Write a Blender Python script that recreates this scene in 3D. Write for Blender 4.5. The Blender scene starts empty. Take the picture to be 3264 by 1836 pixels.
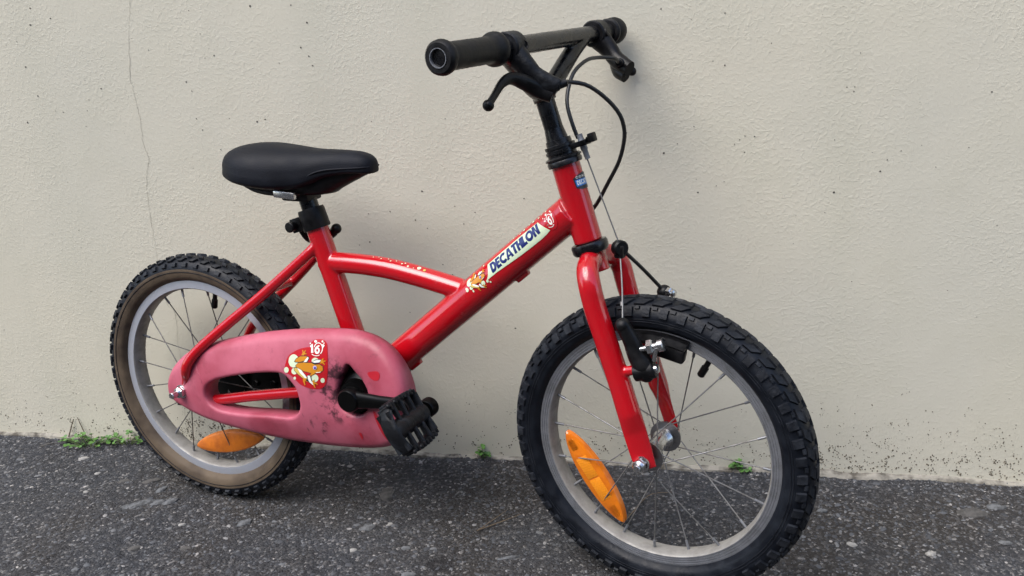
import bpy, bmesh, math, random
import numpy as np
from mathutils import Matrix, Vector
from mathutils.geometry import delaunay_2d_cdt

random.seed(7)
rng = np.random.default_rng(7)
S = bpy.context.scene
COL = S.collection
rad = math.radians
PI = math.pi

# ------------------------------------------------------------------ camera
cam_d = bpy.data.cameras.new('camera')
cam = bpy.data.objects.new('camera', cam_d)
COL.objects.link(cam)
S.camera = cam
cam_d.sensor_width = 36.0
cam_d.lens = 32.56
cam_d.clip_start = 0.02
cam_d.clip_end = 500
Rc = Matrix.Rotation(0.2204, 3, 'Z') @ Matrix.Rotation(-0.3336, 3, 'X') @ Matrix.Rotation(0.0617, 3, 'Y')
right, fwd, up = Rc.col[0], Rc.col[1], Rc.col[2]
M = Matrix((right, up, -fwd)).transposed().to_4x4()
M.translation = Vector((0.7623, -1.33, 0.7756))
cam.matrix_world = M

# ------------------------------------------------------------------ sky and sun (soft daylight, bright sky to the left)
SUN_TO = Vector((-0.42, -0.50, 1.0)).normalized()     # direction towards the light
world = bpy.data.worlds.new('World')
S.world = world
world.use_nodes = True
wn = world.node_tree
bg = wn.nodes['Background']
sky = wn.nodes.new('ShaderNodeTexSky')
sky.sky_type = 'NISHITA'
sky.sun_disc = False
sky.sun_elevation = math.asin(SUN_TO.z)
sky.sun_rotation = math.atan2(SUN_TO.x, SUN_TO.y)
sky.dust_density = 1.9
sky.air_density = 1.0
wn.links.new(sky.outputs[0], bg.inputs[0])
bg.inputs[1].default_value = 0.15
sun_d = bpy.data.lights.new('sun', 'SUN')
sun_d.energy = 1.25
sun_d.angle = rad(46)
sun_d.color = (1.0, 0.97, 0.92)
sun = bpy.data.objects.new('sun', sun_d)
COL.objects.link(sun)
sun.rotation_euler = (-SUN_TO).to_track_quat('-Z', 'Y').to_euler()
S.view_settings.view_transform = 'Standard'
S.view_settings.look = 'None'
S.view_settings.exposure = 1.30
S.view_settings.gamma = 1.0
S.view_settings.use_curve_mapping = False
S.render.engine = 'CYCLES'

# ------------------------------------------------------------------ materials
def mat(name, col=(.5, .5, .5), rough=.5, metal=0., coat=0., spec=.5, bump=None, vary=None, trans=0.):
    m = bpy.data.materials.new(name)
    m.use_nodes = True
    nt = m.node_tree
    b = nt.nodes['Principled BSDF']
    b.inputs['Base Color'].default_value = (*col, 1)
    b.inputs['Roughness'].default_value = rough
    b.inputs['Metallic'].default_value = metal
    b.inputs['Coat Weight'].default_value = coat
    b.inputs['Coat Roughness'].default_value = .08
    b.inputs['Specular IOR Level'].default_value = spec
    if trans:
        b.inputs['Transmission Weight'].default_value = trans
    if bump or vary:
        tc = nt.nodes.new('ShaderNodeTexCoord')
    if vary:                                       # (scale, other colour, low, high, roughness add)
        sc, c2, lo, hi, ra = vary
        n = nt.nodes.new('ShaderNodeTexNoise')
        n.inputs['Scale'].default_value = sc
        n.inputs['Detail'].default_value = 3
        n.inputs['Roughness'].default_value = .62
        nt.links.new(tc.outputs['Object'], n.inputs['Vector'])
        mr = nt.nodes.new('ShaderNodeMapRange')
        mr.inputs['From Min'].default_value = lo
        mr.inputs['From Max'].default_value = hi
        nt.links.new(n.outputs['Fac'], mr.inputs['Value'])
        mx = nt.nodes.new('ShaderNodeMix')
        mx.data_type = 'RGBA'
        mx.inputs['A'].default_value = (*col, 1)
        mx.inputs['B'].default_value = (*c2, 1)
        nt.links.new(mr.outputs[0], mx.inputs['Factor'])
        nt.links.new(mx.outputs['Result'], b.inputs['Base Color'])
        if ra:
            m2 = nt.nodes.new('ShaderNodeMapRange')
            m2.inputs['To Min'].default_value = rough
            m2.inputs['To Max'].default_value = min(1, rough + ra)
            nt.links.new(mr.outputs[0], m2.inputs['Value'])
            nt.links.new(m2.outputs[0], b.inputs['Roughness'])
    if bump:                                       # (scale, strength, distance)
        n2 = nt.nodes.new('ShaderNodeTexNoise')
        n2.inputs['Scale'].default_value = bump[0]
        n2.inputs['Detail'].default_value = 2
        nt.links.new(tc.outputs['Object'], n2.inputs['Vector'])
        bp = nt.nodes.new('ShaderNodeBump')
        bp.inputs['Strength'].default_value = bump[1]
        bp.inputs['Distance'].default_value = bump[2]
        nt.links.new(n2.outputs['Fac'], bp.inputs['Height'])
        nt.links.new(bp.outputs[0], b.inputs['Normal'])
    return m

RED = mat('red_paint', (.46, .003, .009), .20, coat=.7, vary=(38, (.40, .006, .013), .50, .76, .10), bump=(25, .05, .002))
def add_wear(m, scale, thr, col, rot):
    nt = m.node_tree
    b = nt.nodes['Principled BSDF']
    src = b.inputs['Base Color'].links[0].from_socket
    tc = nt.nodes.new('ShaderNodeTexCoord')
    mp = nt.nodes.new('ShaderNodeMapping')
    mp.inputs['Scale'].default_value = (1, 1, .25)
    mp.inputs['Rotation'].default_value = rot
    n = nt.nodes.new('ShaderNodeTexNoise')
    n.inputs['Scale'].default_value = scale
    n.inputs['Detail'].default_value = 3
    n.inputs['Roughness'].default_value = .7
    r = nt.nodes.new('ShaderNodeMapRange')
    r.inputs['From Min'].default_value = thr
    r.inputs['From Max'].default_value = thr + .05
    r.inputs['To Max'].default_value = .7
    x = nt.nodes.new('ShaderNodeMix')
    x.data_type = 'RGBA'
    nt.links.new(tc.outputs['Object'], mp.inputs['Vector'])
    nt.links.new(mp.outputs[0], n.inputs['Vector'])
    nt.links.new(n.outputs['Fac'], r.inputs['Value'])
    nt.links.new(r.outputs[0], x.inputs['Factor'])
    nt.links.new(src, x.inputs['A'])
    x.inputs['B'].default_value = (*col, 1)
    nt.links.new(x.outputs['Result'], b.inputs['Base Color'])
add_wear(RED, 170, .735, (.20, .10, .085), (0, rad(35), 0))
BLACK_PAINT = mat('black_gloss_paint', (.004, .004, .005), .26, spec=.35, coat=.2, vary=(60, (.016, .016, .017), .45, .7, .2))
BLACK = mat('black_plastic', (.0035, .0035, .004), .34, spec=.22, vary=(70, (.010, .010, .011), .42, .7, .2), bump=(300, .15, .001))
BLACK_DEEP = mat('greasy_black_steel', (.002, .002, .002), .3, spec=.14)
BLACK_WORN = mat('scuffed_black_plastic', (.005, .0055, .007), .45, spec=.28, vary=(45, (.026, .031, .038), .50, .76, .2), bump=(180, .4, .002))
SADDLE = mat('saddle_vinyl', (.0028, .0036, .0068), .55, spec=.22, vary=(30, (.005, .0065, .0115), .4, .7, .12), bump=(700, .22, .0008))
GRIP = mat('grip_rubber', (.004, .004, .0045), .45, spec=.24, vary=(55, (.012, .012, .013), .42, .7, .15), bump=(160, .35, .001))
RUBBER = mat('tyre_rubber', (.003, .0042, .0075), .42, spec=.26, vary=(40, (.009, .012, .018), .40, .74, .25), bump=(230, .35, .001))
RUBBER_DUST = mat('dusty_tread_rubber', (.0055, .0070, .0105), .55, spec=.30, vary=(46, (.028, .032, .040), .46, .78, .2), bump=(260, .5, .0015))
TAN = mat('tan_sidewall_rubber', (.105, .075, .046), .72, vary=(16, (.040, .026, .016), .40, .66, .1), bump=(260, .3, .001))
ALU = mat('brushed_aluminium', (.56, .59, .66), .36, metal=.6, vary=(50, (.52, .53, .57), .4, .75, .15))
ALU_DARK = mat('grey_aluminium', (.27, .28, .305), .42, metal=.65, vary=(60, (.17, .175, .185), .4, .72, .2))
ALU_IN = mat('dusty_rim_bed', (.31, .30, .28), .55, metal=.35, vary=(60, (.22, .21, .195), .4, .75, .2))
STEEL = mat('chrome_steel', (.60, .60, .61), .24, metal=1., vary=(120, (.42, .40, .37), .48, .8, .2))
HUB = mat('hub_flange_steel', (.32, .32, .33), .3, metal=1., vary=(120, (.20, .195, .19), .45, .75, .2))
SPOKE = mat('spoke_steel', (.27, .27, .27), .45, metal=.7, vary=(90, (.15, .14, .13), .4, .7, .2))
DARK_STEEL = mat('oily_steel', (.06, .055, .05), .5, metal=.6, vary=(80, (.02, .02, .02), .4, .7, .1))
SPOKE_DARK = mat('tarnished_spoke', (.16, .155, .15), .5, metal=.6, vary=(90, (.08, .075, .07), .4, .7, .2))
CABLE = mat('cable_housing', (.010, .010, .011), .35)
WIRE = mat('cable_wire', (.17, .17, .17), .5, metal=.4)
PALE = mat('decal_pale_green', (.62, .72, .50), .3, coat=.3)
BLUE = mat('decal_blue', (.008, .016, .12), .3, coat=.3)
WHITE = mat('decal_white', (.78, .80, .72), .3, coat=.3)
DEC_RED = mat('decal_red', (.46, .008, .015), .28, coat=.4)
ORANGE = mat('decal_orange', (.55, .22, .012), .35)
YELLOW = mat('decal_straw', (.58, .42, .10), .35)
INK = mat('decal_ink', (.02, .022, .03), .4)
EYE = mat('decal_eye', (.45, .42, .70), .35)
PUPIL = mat('decal_pupil', (.05, .03, .25), .35)
BADGE_BLUE = mat('badge_blue', (.02, .17, .52), .3)
CRACK = mat('dark_crack_line', (.40, .38, .31), .9)
PIT = mat('plaster_pit', (.075, .07, .06), .95)
MOSS = mat('dirt_splash', (.075, .063, .043), .95, vary=(200, (.14, .12, .085), .4, .6, 0))

def reflector_mat():
    m = mat('amber_reflector', (.82, .27, .010), .16, coat=.5, spec=.6)
    nt = m.node_tree
    b = nt.nodes['Principled BSDF']
    tc = nt.nodes.new('ShaderNodeTexCoord')
    v = nt.nodes.new('ShaderNodeTexVoronoi')
    v.inputs['Scale'].default_value = 420
    v.inputs['Randomness'].default_value = .15
    nt.links.new(tc.outputs['Object'], v.inputs['Vector'])
    bp = nt.nodes.new('ShaderNodeBump')
    bp.inputs['Strength'].default_value = .5
    bp.inputs['Distance'].default_value = .002
    nt.links.new(v.outputs['Distance'], bp.inputs['Height'])
    nt.links.new(bp.outputs[0], b.inputs['Normal'])
    return m
AMBER = reflector_mat()
AMBER_GLOSS = mat('amber_plastic', (.70, .18, .006), .14, coat=.5, spec=.5, vary=(50, (.55, .12, .006), .45, .7, .08))
AMBER_FLAT = mat('amber_plastic_back', (.62, .17, .012), .4, vary=(60, (.45, .11, .01), .4, .7, .1))

def guard_mat():
    """faded pink-red plastic with scuffs"""
    m = bpy.data.materials.new('faded_guard_plastic')
    m.use_nodes = True
    nt = m.node_tree
    b = nt.nodes['Principled BSDF']
    L = nt.links.new
    tc = nt.nodes.new('ShaderNodeTexCoord')
    def noise(sc, det=5, rough=.6, scale=None):
        n = nt.nodes.new('ShaderNodeTexNoise')
        n.inputs['Scale'].default_value = sc
        n.inputs['Detail'].default_value = det
        n.inputs['Roughness'].default_value = rough
        if scale:
            mp = nt.nodes.new('ShaderNodeMapping')
            mp.inputs['Scale'].default_value = scale[0]
            mp.inputs['Rotation'].default_value = scale[1]
            L(tc.outputs['Object'], mp.inputs['Vector'])
            L(mp.outputs[0], n.inputs['Vector'])
        else:
            L(tc.outputs['Object'], n.inputs['Vector'])
        return n
    def rng_(src, lo, hi, a=0, c=1):
        r = nt.nodes.new('ShaderNodeMapRange')
        r.interpolation_type = 'SMOOTHSTEP'
        r.inputs['From Min'].default_value = lo
        r.inputs['From Max'].default_value = hi
        r.inputs['To Min'].default_value = a
        r.inputs['To Max'].default_value = c
        L(src, r.inputs['Value'])
        return r.outputs[0]
    def mul(x, y):
        k = nt.nodes.new('ShaderNodeMath')
        k.operation = 'MULTIPLY'
        L(x, k.inputs[0])
        L(y, k.inputs[1])
        return k.outputs[0]
    def mix(f, a, c):
        x = nt.nodes.new('ShaderNodeMix')
        x.data_type = 'RGBA'
        if hasattr(f, 'is_linked'):
            L(f, x.inputs['Factor'])
        for key, v in (('A', a), ('B', c)):
            if isinstance(v, tuple):
                x.inputs[key].default_value = (*v, 1)
            else:
                L(v, x.inputs[key])
        return x.outputs['Result']
    def near(p, r0, r1):
        d = nt.nodes.new('ShaderNodeVectorMath')
        d.operation = 'DISTANCE'
        L(tc.outputs['Object'], d.inputs[0])
        d.inputs[1].default_value = p
        return rng_(d.outputs['Value'], r0, r1, 1, 0)
    big = rng_(noise(11, 4, .55).outputs['Fac'], .32, .68)
    c = mix(big, (.48, .110, .162), (.33, .046, .076))
    mott = rng_(noise(60, 6, .7).outputs['Fac'], .55, .80, 0, .35)
    c = mix(mott, c, (.31, .030, .052))
    # streaky black rub marks
    streak = rng_(noise(90, 4, .6, ((1, 1, .10), (0, rad(-38), 0))).outputs['Fac'], .56, .70)
    smear = rng_(noise(45, 6, .72).outputs['Fac'], .50, .72)
    a1 = mul(streak, near((.232, -.068, .195), .020, .055))
    a2 = mul(smear, near((.262, -.068, .178), .004, .044))
    a3 = mul(rng_(noise(50, 5, .7).outputs['Fac'], .40, .62), near((.290, -.060, .236), .034, .060))
    a4 = mul(rng_(noise(120, 5, .7, ((.25, 1, 1), (0, rad(8), 0))).outputs['Fac'], .60, .74), near((.16, -.066, .178), .02, .09))
    a5 = mul(rng_(noise(75, 5, .7).outputs['Fac'], .58, .74), near((.16, -.066, .262), .01, .05))
    a6 = mul(rng_(noise(34, 6, .75).outputs['Fac'], .50, .70), near((.335, -.066, .285), .01, .07))
    a7 = mul(rng_(noise(60, 6, .75, ((1, 1, .3), (0, rad(25), 0))).outputs['Fac'], .52, .72), near((.05, -.060, .245), .01, .09))
    a8 = mul(rng_(noise(28, 6, .7).outputs['Fac'], .48, .74), near((.20, -.066, .155), .01, .12))
    for a, k in ((a6, .35), (a7, .40), (a8, .30), (a1, .7), (a2, .9), (a3, .95), (a4, .7), (a5, .5)):
        c = mix(rng_(a, 0, 1, 0, k), c, (.040, .012, .018))
    grime = rng_(noise(26, 6, .75).outputs['Fac'], .54, .80, 0, .6)
    c = mix(grime, c, (.16, .02, .03))
    L(c, b.inputs['Base Color'])
    r = rng_(noise(30, 5, .6).outputs['Fac'], .3, .7, .44, .60)
    L(r, b.inputs['Roughness'])
    bp = nt.nodes.new('ShaderNodeBump')
    bp.inputs['Strength'].default_value = .12
    bp.inputs['Distance'].default_value = .002
    L(noise(120, 6, .7).outputs['Fac'], bp.inputs['Height'])
    L(bp.outputs[0], b.inputs['Normal'])
    return m
GUARD = guard_mat()
GUARD_DARK = mat('unfaded_guard_patch', (.42, .010, .022), .4)

def wall_mat():
    m = bpy.data.materials.new('cream_roughcast_plaster')
    m.use_nodes = True
    nt = m.node_tree
    b = nt.nodes['Principled BSDF']
    L = nt.links.new
    tc = nt.nodes.new('ShaderNodeTexCoord')
    def noise(sc, det, rough=.55, dist=0.):
        n = nt.nodes.new('ShaderNodeTexNoise')
        n.inputs['Scale'].default_value = sc
        n.inputs['Detail'].default_value = det
        n.inputs['Roughness'].default_value = rough
        n.inputs['Distortion'].default_value = dist
        L(tc.outputs['Object'], n.inputs['Vector'])
        return n.outputs['Fac']
    def mr(x, lo, hi, a=0, c=1):
        r = nt.nodes.new('ShaderNodeMapRange')
        r.inputs['From Min'].default_value = lo
        r.inputs['From Max'].default_value = hi
        r.inputs['To Min'].default_value = a
        r.inputs['To Max'].default_value = c
        L(x, r.inputs['Value'])
        return r.outputs[0]
    def math_(op, x, y):
        k = nt.nodes.new('ShaderNodeMath')
        k.operation = op
        for i, v in enumerate((x, y)):
            if isinstance(v, (int, float)):
                k.inputs[i].default_value = v
            else:
                L(v, k.inputs[i])
        return k.outputs[0]
    def mix(f, a, c):
        x = nt.nodes.new('ShaderNodeMix')
        x.data_type = 'RGBA'
        L(f, x.inputs['Factor'])
        for key, v in (('A', a), ('B', c)):
            if isinstance(v, tuple):
                x.inputs[key].default_value = (*v, 1)
            else:
                L(v, x.inputs[key])
        return x.outputs['Result']
    patch = mr(noise(1.6, 3, .6), .36, .64)
    c = mix(patch, (.615, .582, .470), (.575, .555, .464))
    c = mix(mr(noise(7, 4, .65), .48, .80, 0, .55), c, (.530, .512, .408))
    st = nt.nodes.new('ShaderNodeMapping')
    st.inputs['Scale'].default_value = (9, 9, .7)
    L(tc.outputs['Object'], st.inputs['Vector'])
    sn = nt.nodes.new('ShaderNodeTexNoise')
    sn.inputs['Scale'].default_value = 1.0
    sn.inputs['Detail'].default_value = 3
    L(st.outputs[0], sn.inputs['Vector'])
    c = mix(mr(sn.outputs['Fac'], .52, .78, 0, .45), c, (.530, .515, .415))      # faint rain streaks
    c = mix(mr(noise(320, 1, .7), .58, .9, 0, .3), c, (.48, .45, .37))
    L(c, b.inputs['Base Color'])
    b.inputs['Roughness'].default_value = .8
    b.inputs['Specular IOR Level'].default_value = .25
    h1 = mr(noise(185, 2, .5, .6), .46, .70)          # raised roughcast grains
    h1 = math_('MULTIPLY', h1, mr(noise(5, 2), .38, .62, .35, 1.0))
    h3 = mr(noise(14, 2, .5), .2, .8, 0, 1.6)         # float marks
    h = math_('ADD', h1, h3)
    bp = nt.nodes.new('ShaderNodeBump')
    bp.inputs['Strength'].default_value = .25
    bp.inputs['Distance'].default_value = .0011
    L(h, bp.inputs['Height'])
    L(bp.outputs[0], b.inputs['Normal'])
    return m
WALL = wall_mat()
WALL_BASE = mat('grey_mortar_lip', (.30, .28, .235), .9, vary=(38, (.085, .075, .06), .42, .62, 0), bump=(120, .6, .003))

def ground_mat():
    m = bpy.data.materials.new('worn_asphalt')
    m.use_nodes = True
    nt = m.node_tree
    b = nt.nodes['Principled BSDF']
    L = nt.links.new
    tc = nt.nodes.new('ShaderNodeTexCoord')
    def noise(sc, det, rough=.6):
        n = nt.nodes.new('ShaderNodeTexNoise')
        n.inputs['Scale'].default_value = sc
        n.inputs['Detail'].default_value = det
        n.inputs['Roughness'].default_value = rough
        L(tc.outputs['Object'], n.inputs['Vector'])
        return n.outputs['Fac']
    def mr(x, lo, hi, a=0, c=1):
        r = nt.nodes.new('ShaderNodeMapRange')
        r.inputs['From Min'].default_value = lo
        r.inputs['From Max'].default_value = hi
        r.inputs['To Min'].default_value = a
        r.inputs['To Max'].default_value = c
        L(x, r.inputs['Value'])
        return r.outputs[0]
    def mix(f, a, c):
        x = nt.nodes.new('ShaderNodeMix')
        x.data_type = 'RGBA'
        L(f, x.inputs['Factor'])
        for key, v in (('A', a), ('B', c)):
            if isinstance(v, tuple):
                x.inputs[key].default_value = (*v, 1)
            else:
                L(v, x.inputs[key])
        return x.outputs['Result']
    vor = nt.nodes.new('ShaderNodeTexVoronoi')
    vor.inputs['Scale'].default_value = 260
    L(tc.outputs['Object'], vor.inputs['Vector'])
    sep = nt.nodes.new('ShaderNodeSeparateColor')
    L(vor.outputs['Color'], sep.inputs[0])
    c = mix(mr(noise(5, 5), .35, .65), (.032, .034, .039), (.048, .050, .056))
    c = mix(mr(noise(90, 5, .7), .42, .72, 0, .75), c, (.018, .017, .017))
    c = mix(mr(noise(3.1, 4), .44, .62, 0, .75), c, (.034, .029, .024))
    c = mix(mr(sep.outputs[0], .60, 1.0, 0, .55), c, (.125, .122, .120))
    c = mix(mr(sep.outputs[1], .90, .98, 0, .7), c, (.24, .23, .22))
    # dark oily blot near the bottom of the picture
    d = nt.nodes.new('ShaderNodeVectorMath')
    d.operation = 'DISTANCE'
    L(tc.outputs['Object'], d.inputs[0])
    d.inputs[1].default_value = (.404, -.292, 0)
    k = nt.nodes.new('ShaderNodeMath')
    k.operation = 'MULTIPLY_ADD'
    L(noise(70, 4), k.inputs[0])
    k.inputs[1].default_value = -.022
    L(d.outputs['Value'], k.inputs[2])
    c = mix(mr(k.outputs[0], .004, .012, .8, 0), c, (.016, .015, .016))
    L(c, b.inputs['Base Color'])
    b.inputs['Roughness'].default_value = .85
    b.inputs['Specular IOR Level'].default_value = .3
    bp = nt.nodes.new('ShaderNodeBump')
    bp.inputs['Strength'].default_value = .9
    bp.inputs['Distance'].default_value = .002
    add = nt.nodes.new('ShaderNodeMath')
    add.operation = 'ADD'
    L(mr(vor.outputs['Distance'], 0, .6, 1, 0), add.inputs[0])
    L(noise(500, 4, .7), add.inputs[1])
    L(add.outputs[0], bp.inputs['Height'])
    L(bp.outputs[0], b.inputs['Normal'])
    return m
ASPHALT = ground_mat()

def island_mat(name, cols, rough=.8):
    m = bpy.data.materials.new(name)
    m.use_nodes = True
    nt = m.node_tree
    b = nt.nodes['Principled BSDF']
    g = nt.nodes.new('ShaderNodeNewGeometry')
    r = nt.nodes.new('ShaderNodeValToRGB')
    el = r.color_ramp.elements
    while len(el) < len(cols):
        el.new(.5)
    for i, (p, c) in enumerate(cols):
        el[i].position = p
        el[i].color = (*c, 1)
    nt.links.new(g.outputs['Random Per Island'], r.inputs['Fac'])
    nt.links.new(r.outputs[0], b.inputs['Base Color'])
    b.inputs['Roughness'].default_value = rough
    return m
CHIPS = island_mat('stone_chips', [(0, (.020, .020, .021)), (.48, (.041, .043, .048)), (.82, (.083, .087, .094)), (.955, (.15, .152, .155)), (1, (.33, .31, .29))])
STONE = mat('embedded_pale_stone', (.13, .135, .14), .85, vary=(120, (.06, .062, .064), .4, .62, 0), bump=(150, .6, .003))
STONE_DULL = mat('embedded_dull_stone', (.085, .08, .075), .9, vary=(120, (.05, .048, .045), .4, .65, 0), bump=(150, .6, .003))
STONE_WHITE = mat('white_chip', (.30, .29, .27), .8, vary=(160, (.18, .175, .165), .4, .65, 0))
LEAF = mat('weed_leaf', (.11, .26, .045), .55, vary=(90, (.05, .12, .025), .4, .65, 0))
LEAF_DARK = mat('weed_leaf_deep', (.065, .17, .035), .55, vary=(90, (.09, .17, .05), .4, .65, 0))
STEM = mat('weed_stem', (.10, .15, .04), .6)
STRAW = mat('dry_straw', (.15, .11, .07), .8)
TWIG = mat('dry_twig', (.13, .105, .075), .85)

# ------------------------------------------------------------------ geometry helpers
class MB:
    """collects verts/faces (with a material index) for one mesh"""
    def __init__(s):
        s.v, s.f, s.mi = [], [], []
    def add(s, verts, faces, mi=0):
        o = len(s.v)
        s.v += [tuple(map(float, p)) for p in verts]
        s.f += [tuple(i + o for i in f) for f in faces]
        s.mi += [mi] * len(faces)
        return s
    def xf(s, Mx):
        s.v = [tuple(Mx @ Vector(p)) for p in s.v]
        return s
    def mesh(s, name, mats, smooth=40, fix=True):
        me = bpy.data.meshes.new(name)
        me.from_pydata(s.v, [], s.f)
        for m_ in (mats if isinstance(mats, (list, tuple)) else [mats]):
            me.materials.append(m_)
        me.polygons.foreach_set('material_index', s.mi)
        if fix:
            bm = bmesh.new()
            bm.from_mesh(me)
            bmesh.ops.recalc_face_normals(bm, faces=bm.faces)
            bm.to_mesh(me)
            bm.free()
        if smooth:
            me.polygons.foreach_set('use_smooth', [True] * len(me.polygons))
            me.set_sharp_from_angle(angle=rad(smooth))
        me.update()
        return me

def link(name, data, parent=None):
    o = bpy.data.objects.new(name, data)
    COL.objects.link(o)
    o.parent = parent
    return o

def build(mb, name, mats, parent=None, smooth=40, fix=True):
    return link(name, mb.mesh(name, mats, smooth, fix), parent)

def tag(o, label=None, cat=None, group=None, kind=None):
    for k, v in (('label', label), ('category', cat), ('group', group), ('kind', kind)):
        if v:
            o[k] = v
    return o

def V(*a):
    return np.array(a, float)

def spline(pts, n=40, closed=False):
    """Catmull-Rom through pts, about n samples by arc length"""
    P = np.array(pts, float)
    if closed:
        Q = np.vstack([P[-1], P, P[0], P[1]])
    else:
        Q = np.vstack([2 * P[0] - P[1], P, 2 * P[-1] - P[-2]])
    out = []
    for i in range(1, len(Q) - 2):
        for t in np.linspace(0, 1, 16, endpoint=False):
            p0, p1, p2, p3 = Q[i - 1], Q[i], Q[i + 1], Q[i + 2]
            out.append(.5 * (2 * p1 + (p2 - p0) * t + (2 * p0 - 5 * p1 + 4 * p2 - p3) * t * t + (3 * p1 - p0 - 3 * p2 + p3) * t ** 3))
    out.append(Q[-2] if not closed else out[0])
    out = np.array(out)
    d = np.r_[0, np.cumsum(np.linalg.norm(np.diff(out, axis=0), axis=1))]
    s = np.linspace(0, d[-1], n + (1 if closed else 0))
    r = np.stack([np.interp(s, d, out[:, k]) for k in range(P.shape[1])], -1)
    return r[:-1] if closed else r

def tube(mb, path, r, seg=14, caps=True, flat=None, mi=0, ref=None):
    """sweep a circle (or ellipse: flat = ratio across the ref direction) along a path"""
    P = np.array(path, float)
    n = len(P)
    R = np.full(n, r) if np.isscalar(r) else np.interp(np.linspace(0, 1, n), np.linspace(0, 1, len(r)), r)
    F = np.full(n, 1.) if flat is None else (np.full(n, flat) if np.isscalar(flat) else np.interp(np.linspace(0, 1, n), np.linspace(0, 1, len(flat)), flat))
    T = np.gradient(P, axis=0)
    T /= np.linalg.norm(T, axis=1)[:, None]
    u = V(0, 1, 0) if ref is None else np.array(ref, float)
    if abs(u @ T[0]) > .9:
        u = V(0, 0, 1)
    verts, faces = [], []
    for i in range(n):
        u = u - T[i] * (u @ T[i])
        u /= np.linalg.norm(u)
        w = np.cross(T[i], u)
        for k in range(seg):
            a = 2 * PI * k / seg
            verts.append(P[i] + R[i] * (math.cos(a) * F[i] * u + math.sin(a) * w))
    for i in range(n - 1):
        for k in range(seg):
            k2 = (k + 1) % seg
            faces.append((i * seg + k, i * seg + k2, (i + 1) * seg + k2, (i + 1) * seg + k))
    if caps:
        faces.append(tuple(range(seg))[::-1])
        faces.append(tuple((n - 1) * seg + k for k in range(seg)))
    return mb.add(verts, faces, mi)

def lathe(mb, prof, a, b, seg=32, mi=0, closed=False, ref=None):
    """prof = list of (distance along a->b, radius)"""
    a, b = np.array(a, float), np.array(b, float)
    k = (b - a) / np.linalg.norm(b - a)
    u = V(0, 0, 1) if abs(k[2]) < .9 else V(1, 0, 0)
    if ref is not None:
        u = np.array(ref, float)
    u = u - k * (u @ k)
    u /= np.linalg.norm(u)
    w = np.cross(k, u)
    verts, faces = [], []
    for (s, r) in prof:
        for j in range(seg):
            t = 2 * PI * j / seg
            verts.append(a + k * s + max(r, 1e-5) * (math.cos(t) * u + math.sin(t) * w))
    n = len(prof)
    for i in range(n - 1 + (1 if closed else 0)):
        i2 = (i + 1) % n
        for j in range(seg):
            j2 = (j + 1) % seg
            faces.append((i * seg + j, i * seg + j2, i2 * seg + j2, i2 * seg + j))
    return mb.add(verts, faces, mi)

def rbox(mb, c, ex, ey, ez, bev=.15, mi=0):
    """bevelled box, ex/ey/ez half-extent vectors"""
    c, ex, ey, ez = (np.array(q, float) for q in (c, ex, ey, ez))
    bm = bmesh.new()
    bmesh.ops.create_cube(bm, size=2)
    L = [np.linalg.norm(e) for e in (ex, ey, ez)]
    m_ = min(L) * bev
    for v in bm.verts:
        v.co = Vector((v.co.x * L[0], v.co.y * L[1], v.co.z * L[2]))
    bmesh.ops.bevel(bm, geom=bm.edges[:], offset=m_, segments=2, affect='EDGES', profile=.5)
    d = [e / l for e, l in zip((ex, ey, ez), L)]
    bm.verts.index_update()
    vs = [c + d[0] * v.co.x + d[1] * v.co.y + d[2] * v.co.z for v in bm.verts]
    fs = [tuple(v.index for v in f.verts) for f in bm.faces]
    bm.free()
    return mb.add(vs, fs, mi)

def hexbolt(mb, c, k, r, h, seg=6, mi=0):
    lathe(mb, [(0, 0), (0, r), (h * .8, r), (h, r * .82), (h, 0)], c, np.array(c) + np.array(k), seg, mi)

def sphere(mb, c, r, mi=0, seg=16, sq=(1, 1, 1)):
    prof = [(-r * math.cos(t), r * math.sin(t)) for t in np.linspace(0, PI, 10)]
    t = MB()
    lathe(t, prof, (0, 0, 0), (0, 0, 1), seg)
    return mb.add([(c[0] + p[0] * sq[0], c[1] + p[1] * sq[1], c[2] + p[2] * sq[2]) for p in t.v], t.f, mi)

def inpoly(p, poly):
    x, y = p
    P = np.asarray(poly)
    x0, y0 = P[:, 0], P[:, 1]
    x1, y1 = np.roll(x0, -1), np.roll(y0, -1)
    c = ((y0 > y) != (y1 > y))
    with np.errstate(divide='ignore', invalid='ignore'):
        xi = (x1 - x0) * (y - y0) / (y1 - y0) + x0
    return bool((c & (x < xi)).sum() % 2)

def fill(outer, holes=(), extra=()):
    """triangulate a 2D polygon with holes; returns verts, tris"""
    vs, es = [], []
    for loop in (outer, *holes):
        o = len(vs)
        n = len(loop)
        vs += [Vector((float(p[0]), float(p[1]))) for p in loop]
        es += [(o + i, o + (i + 1) % n) for i in range(n)]
    vs += [Vector((float(p[0]), float(p[1]))) for p in extra]
    r = delaunay_2d_cdt(vs, es, [], 0, 1e-7)
    rv = [(v.x, v.y) for v in r[0]]
    tris = []
    for f in r[2]:
        cx = sum(rv[i][0] for i in f) / len(f)
        cy = sum(rv[i][1] for i in f) / len(f)
        if inpoly((cx, cy), outer) and not any(inpoly((cx, cy), h) for h in holes):
            tris.append(tuple(f))
    return rv, tris

def offset_loop(L, d):
    """move a closed 2D loop inwards by d (loop counter-clockwise -> inside on the left)"""
    L = np.asarray(L, float)
    t = np.roll(L, -1, 0) - np.roll(L, 1, 0)
    t /= np.linalg.norm(t, axis=1)[:, None]
    n = np.stack([-t[:, 1], t[:, 0]], -1)
    area = .5 * np.sum(L[:, 0] * np.roll(L[:, 1], -1) - np.roll(L[:, 0], -1) * L[:, 1])
    return L + n * d * (1 if area > 0 else -1)

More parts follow.
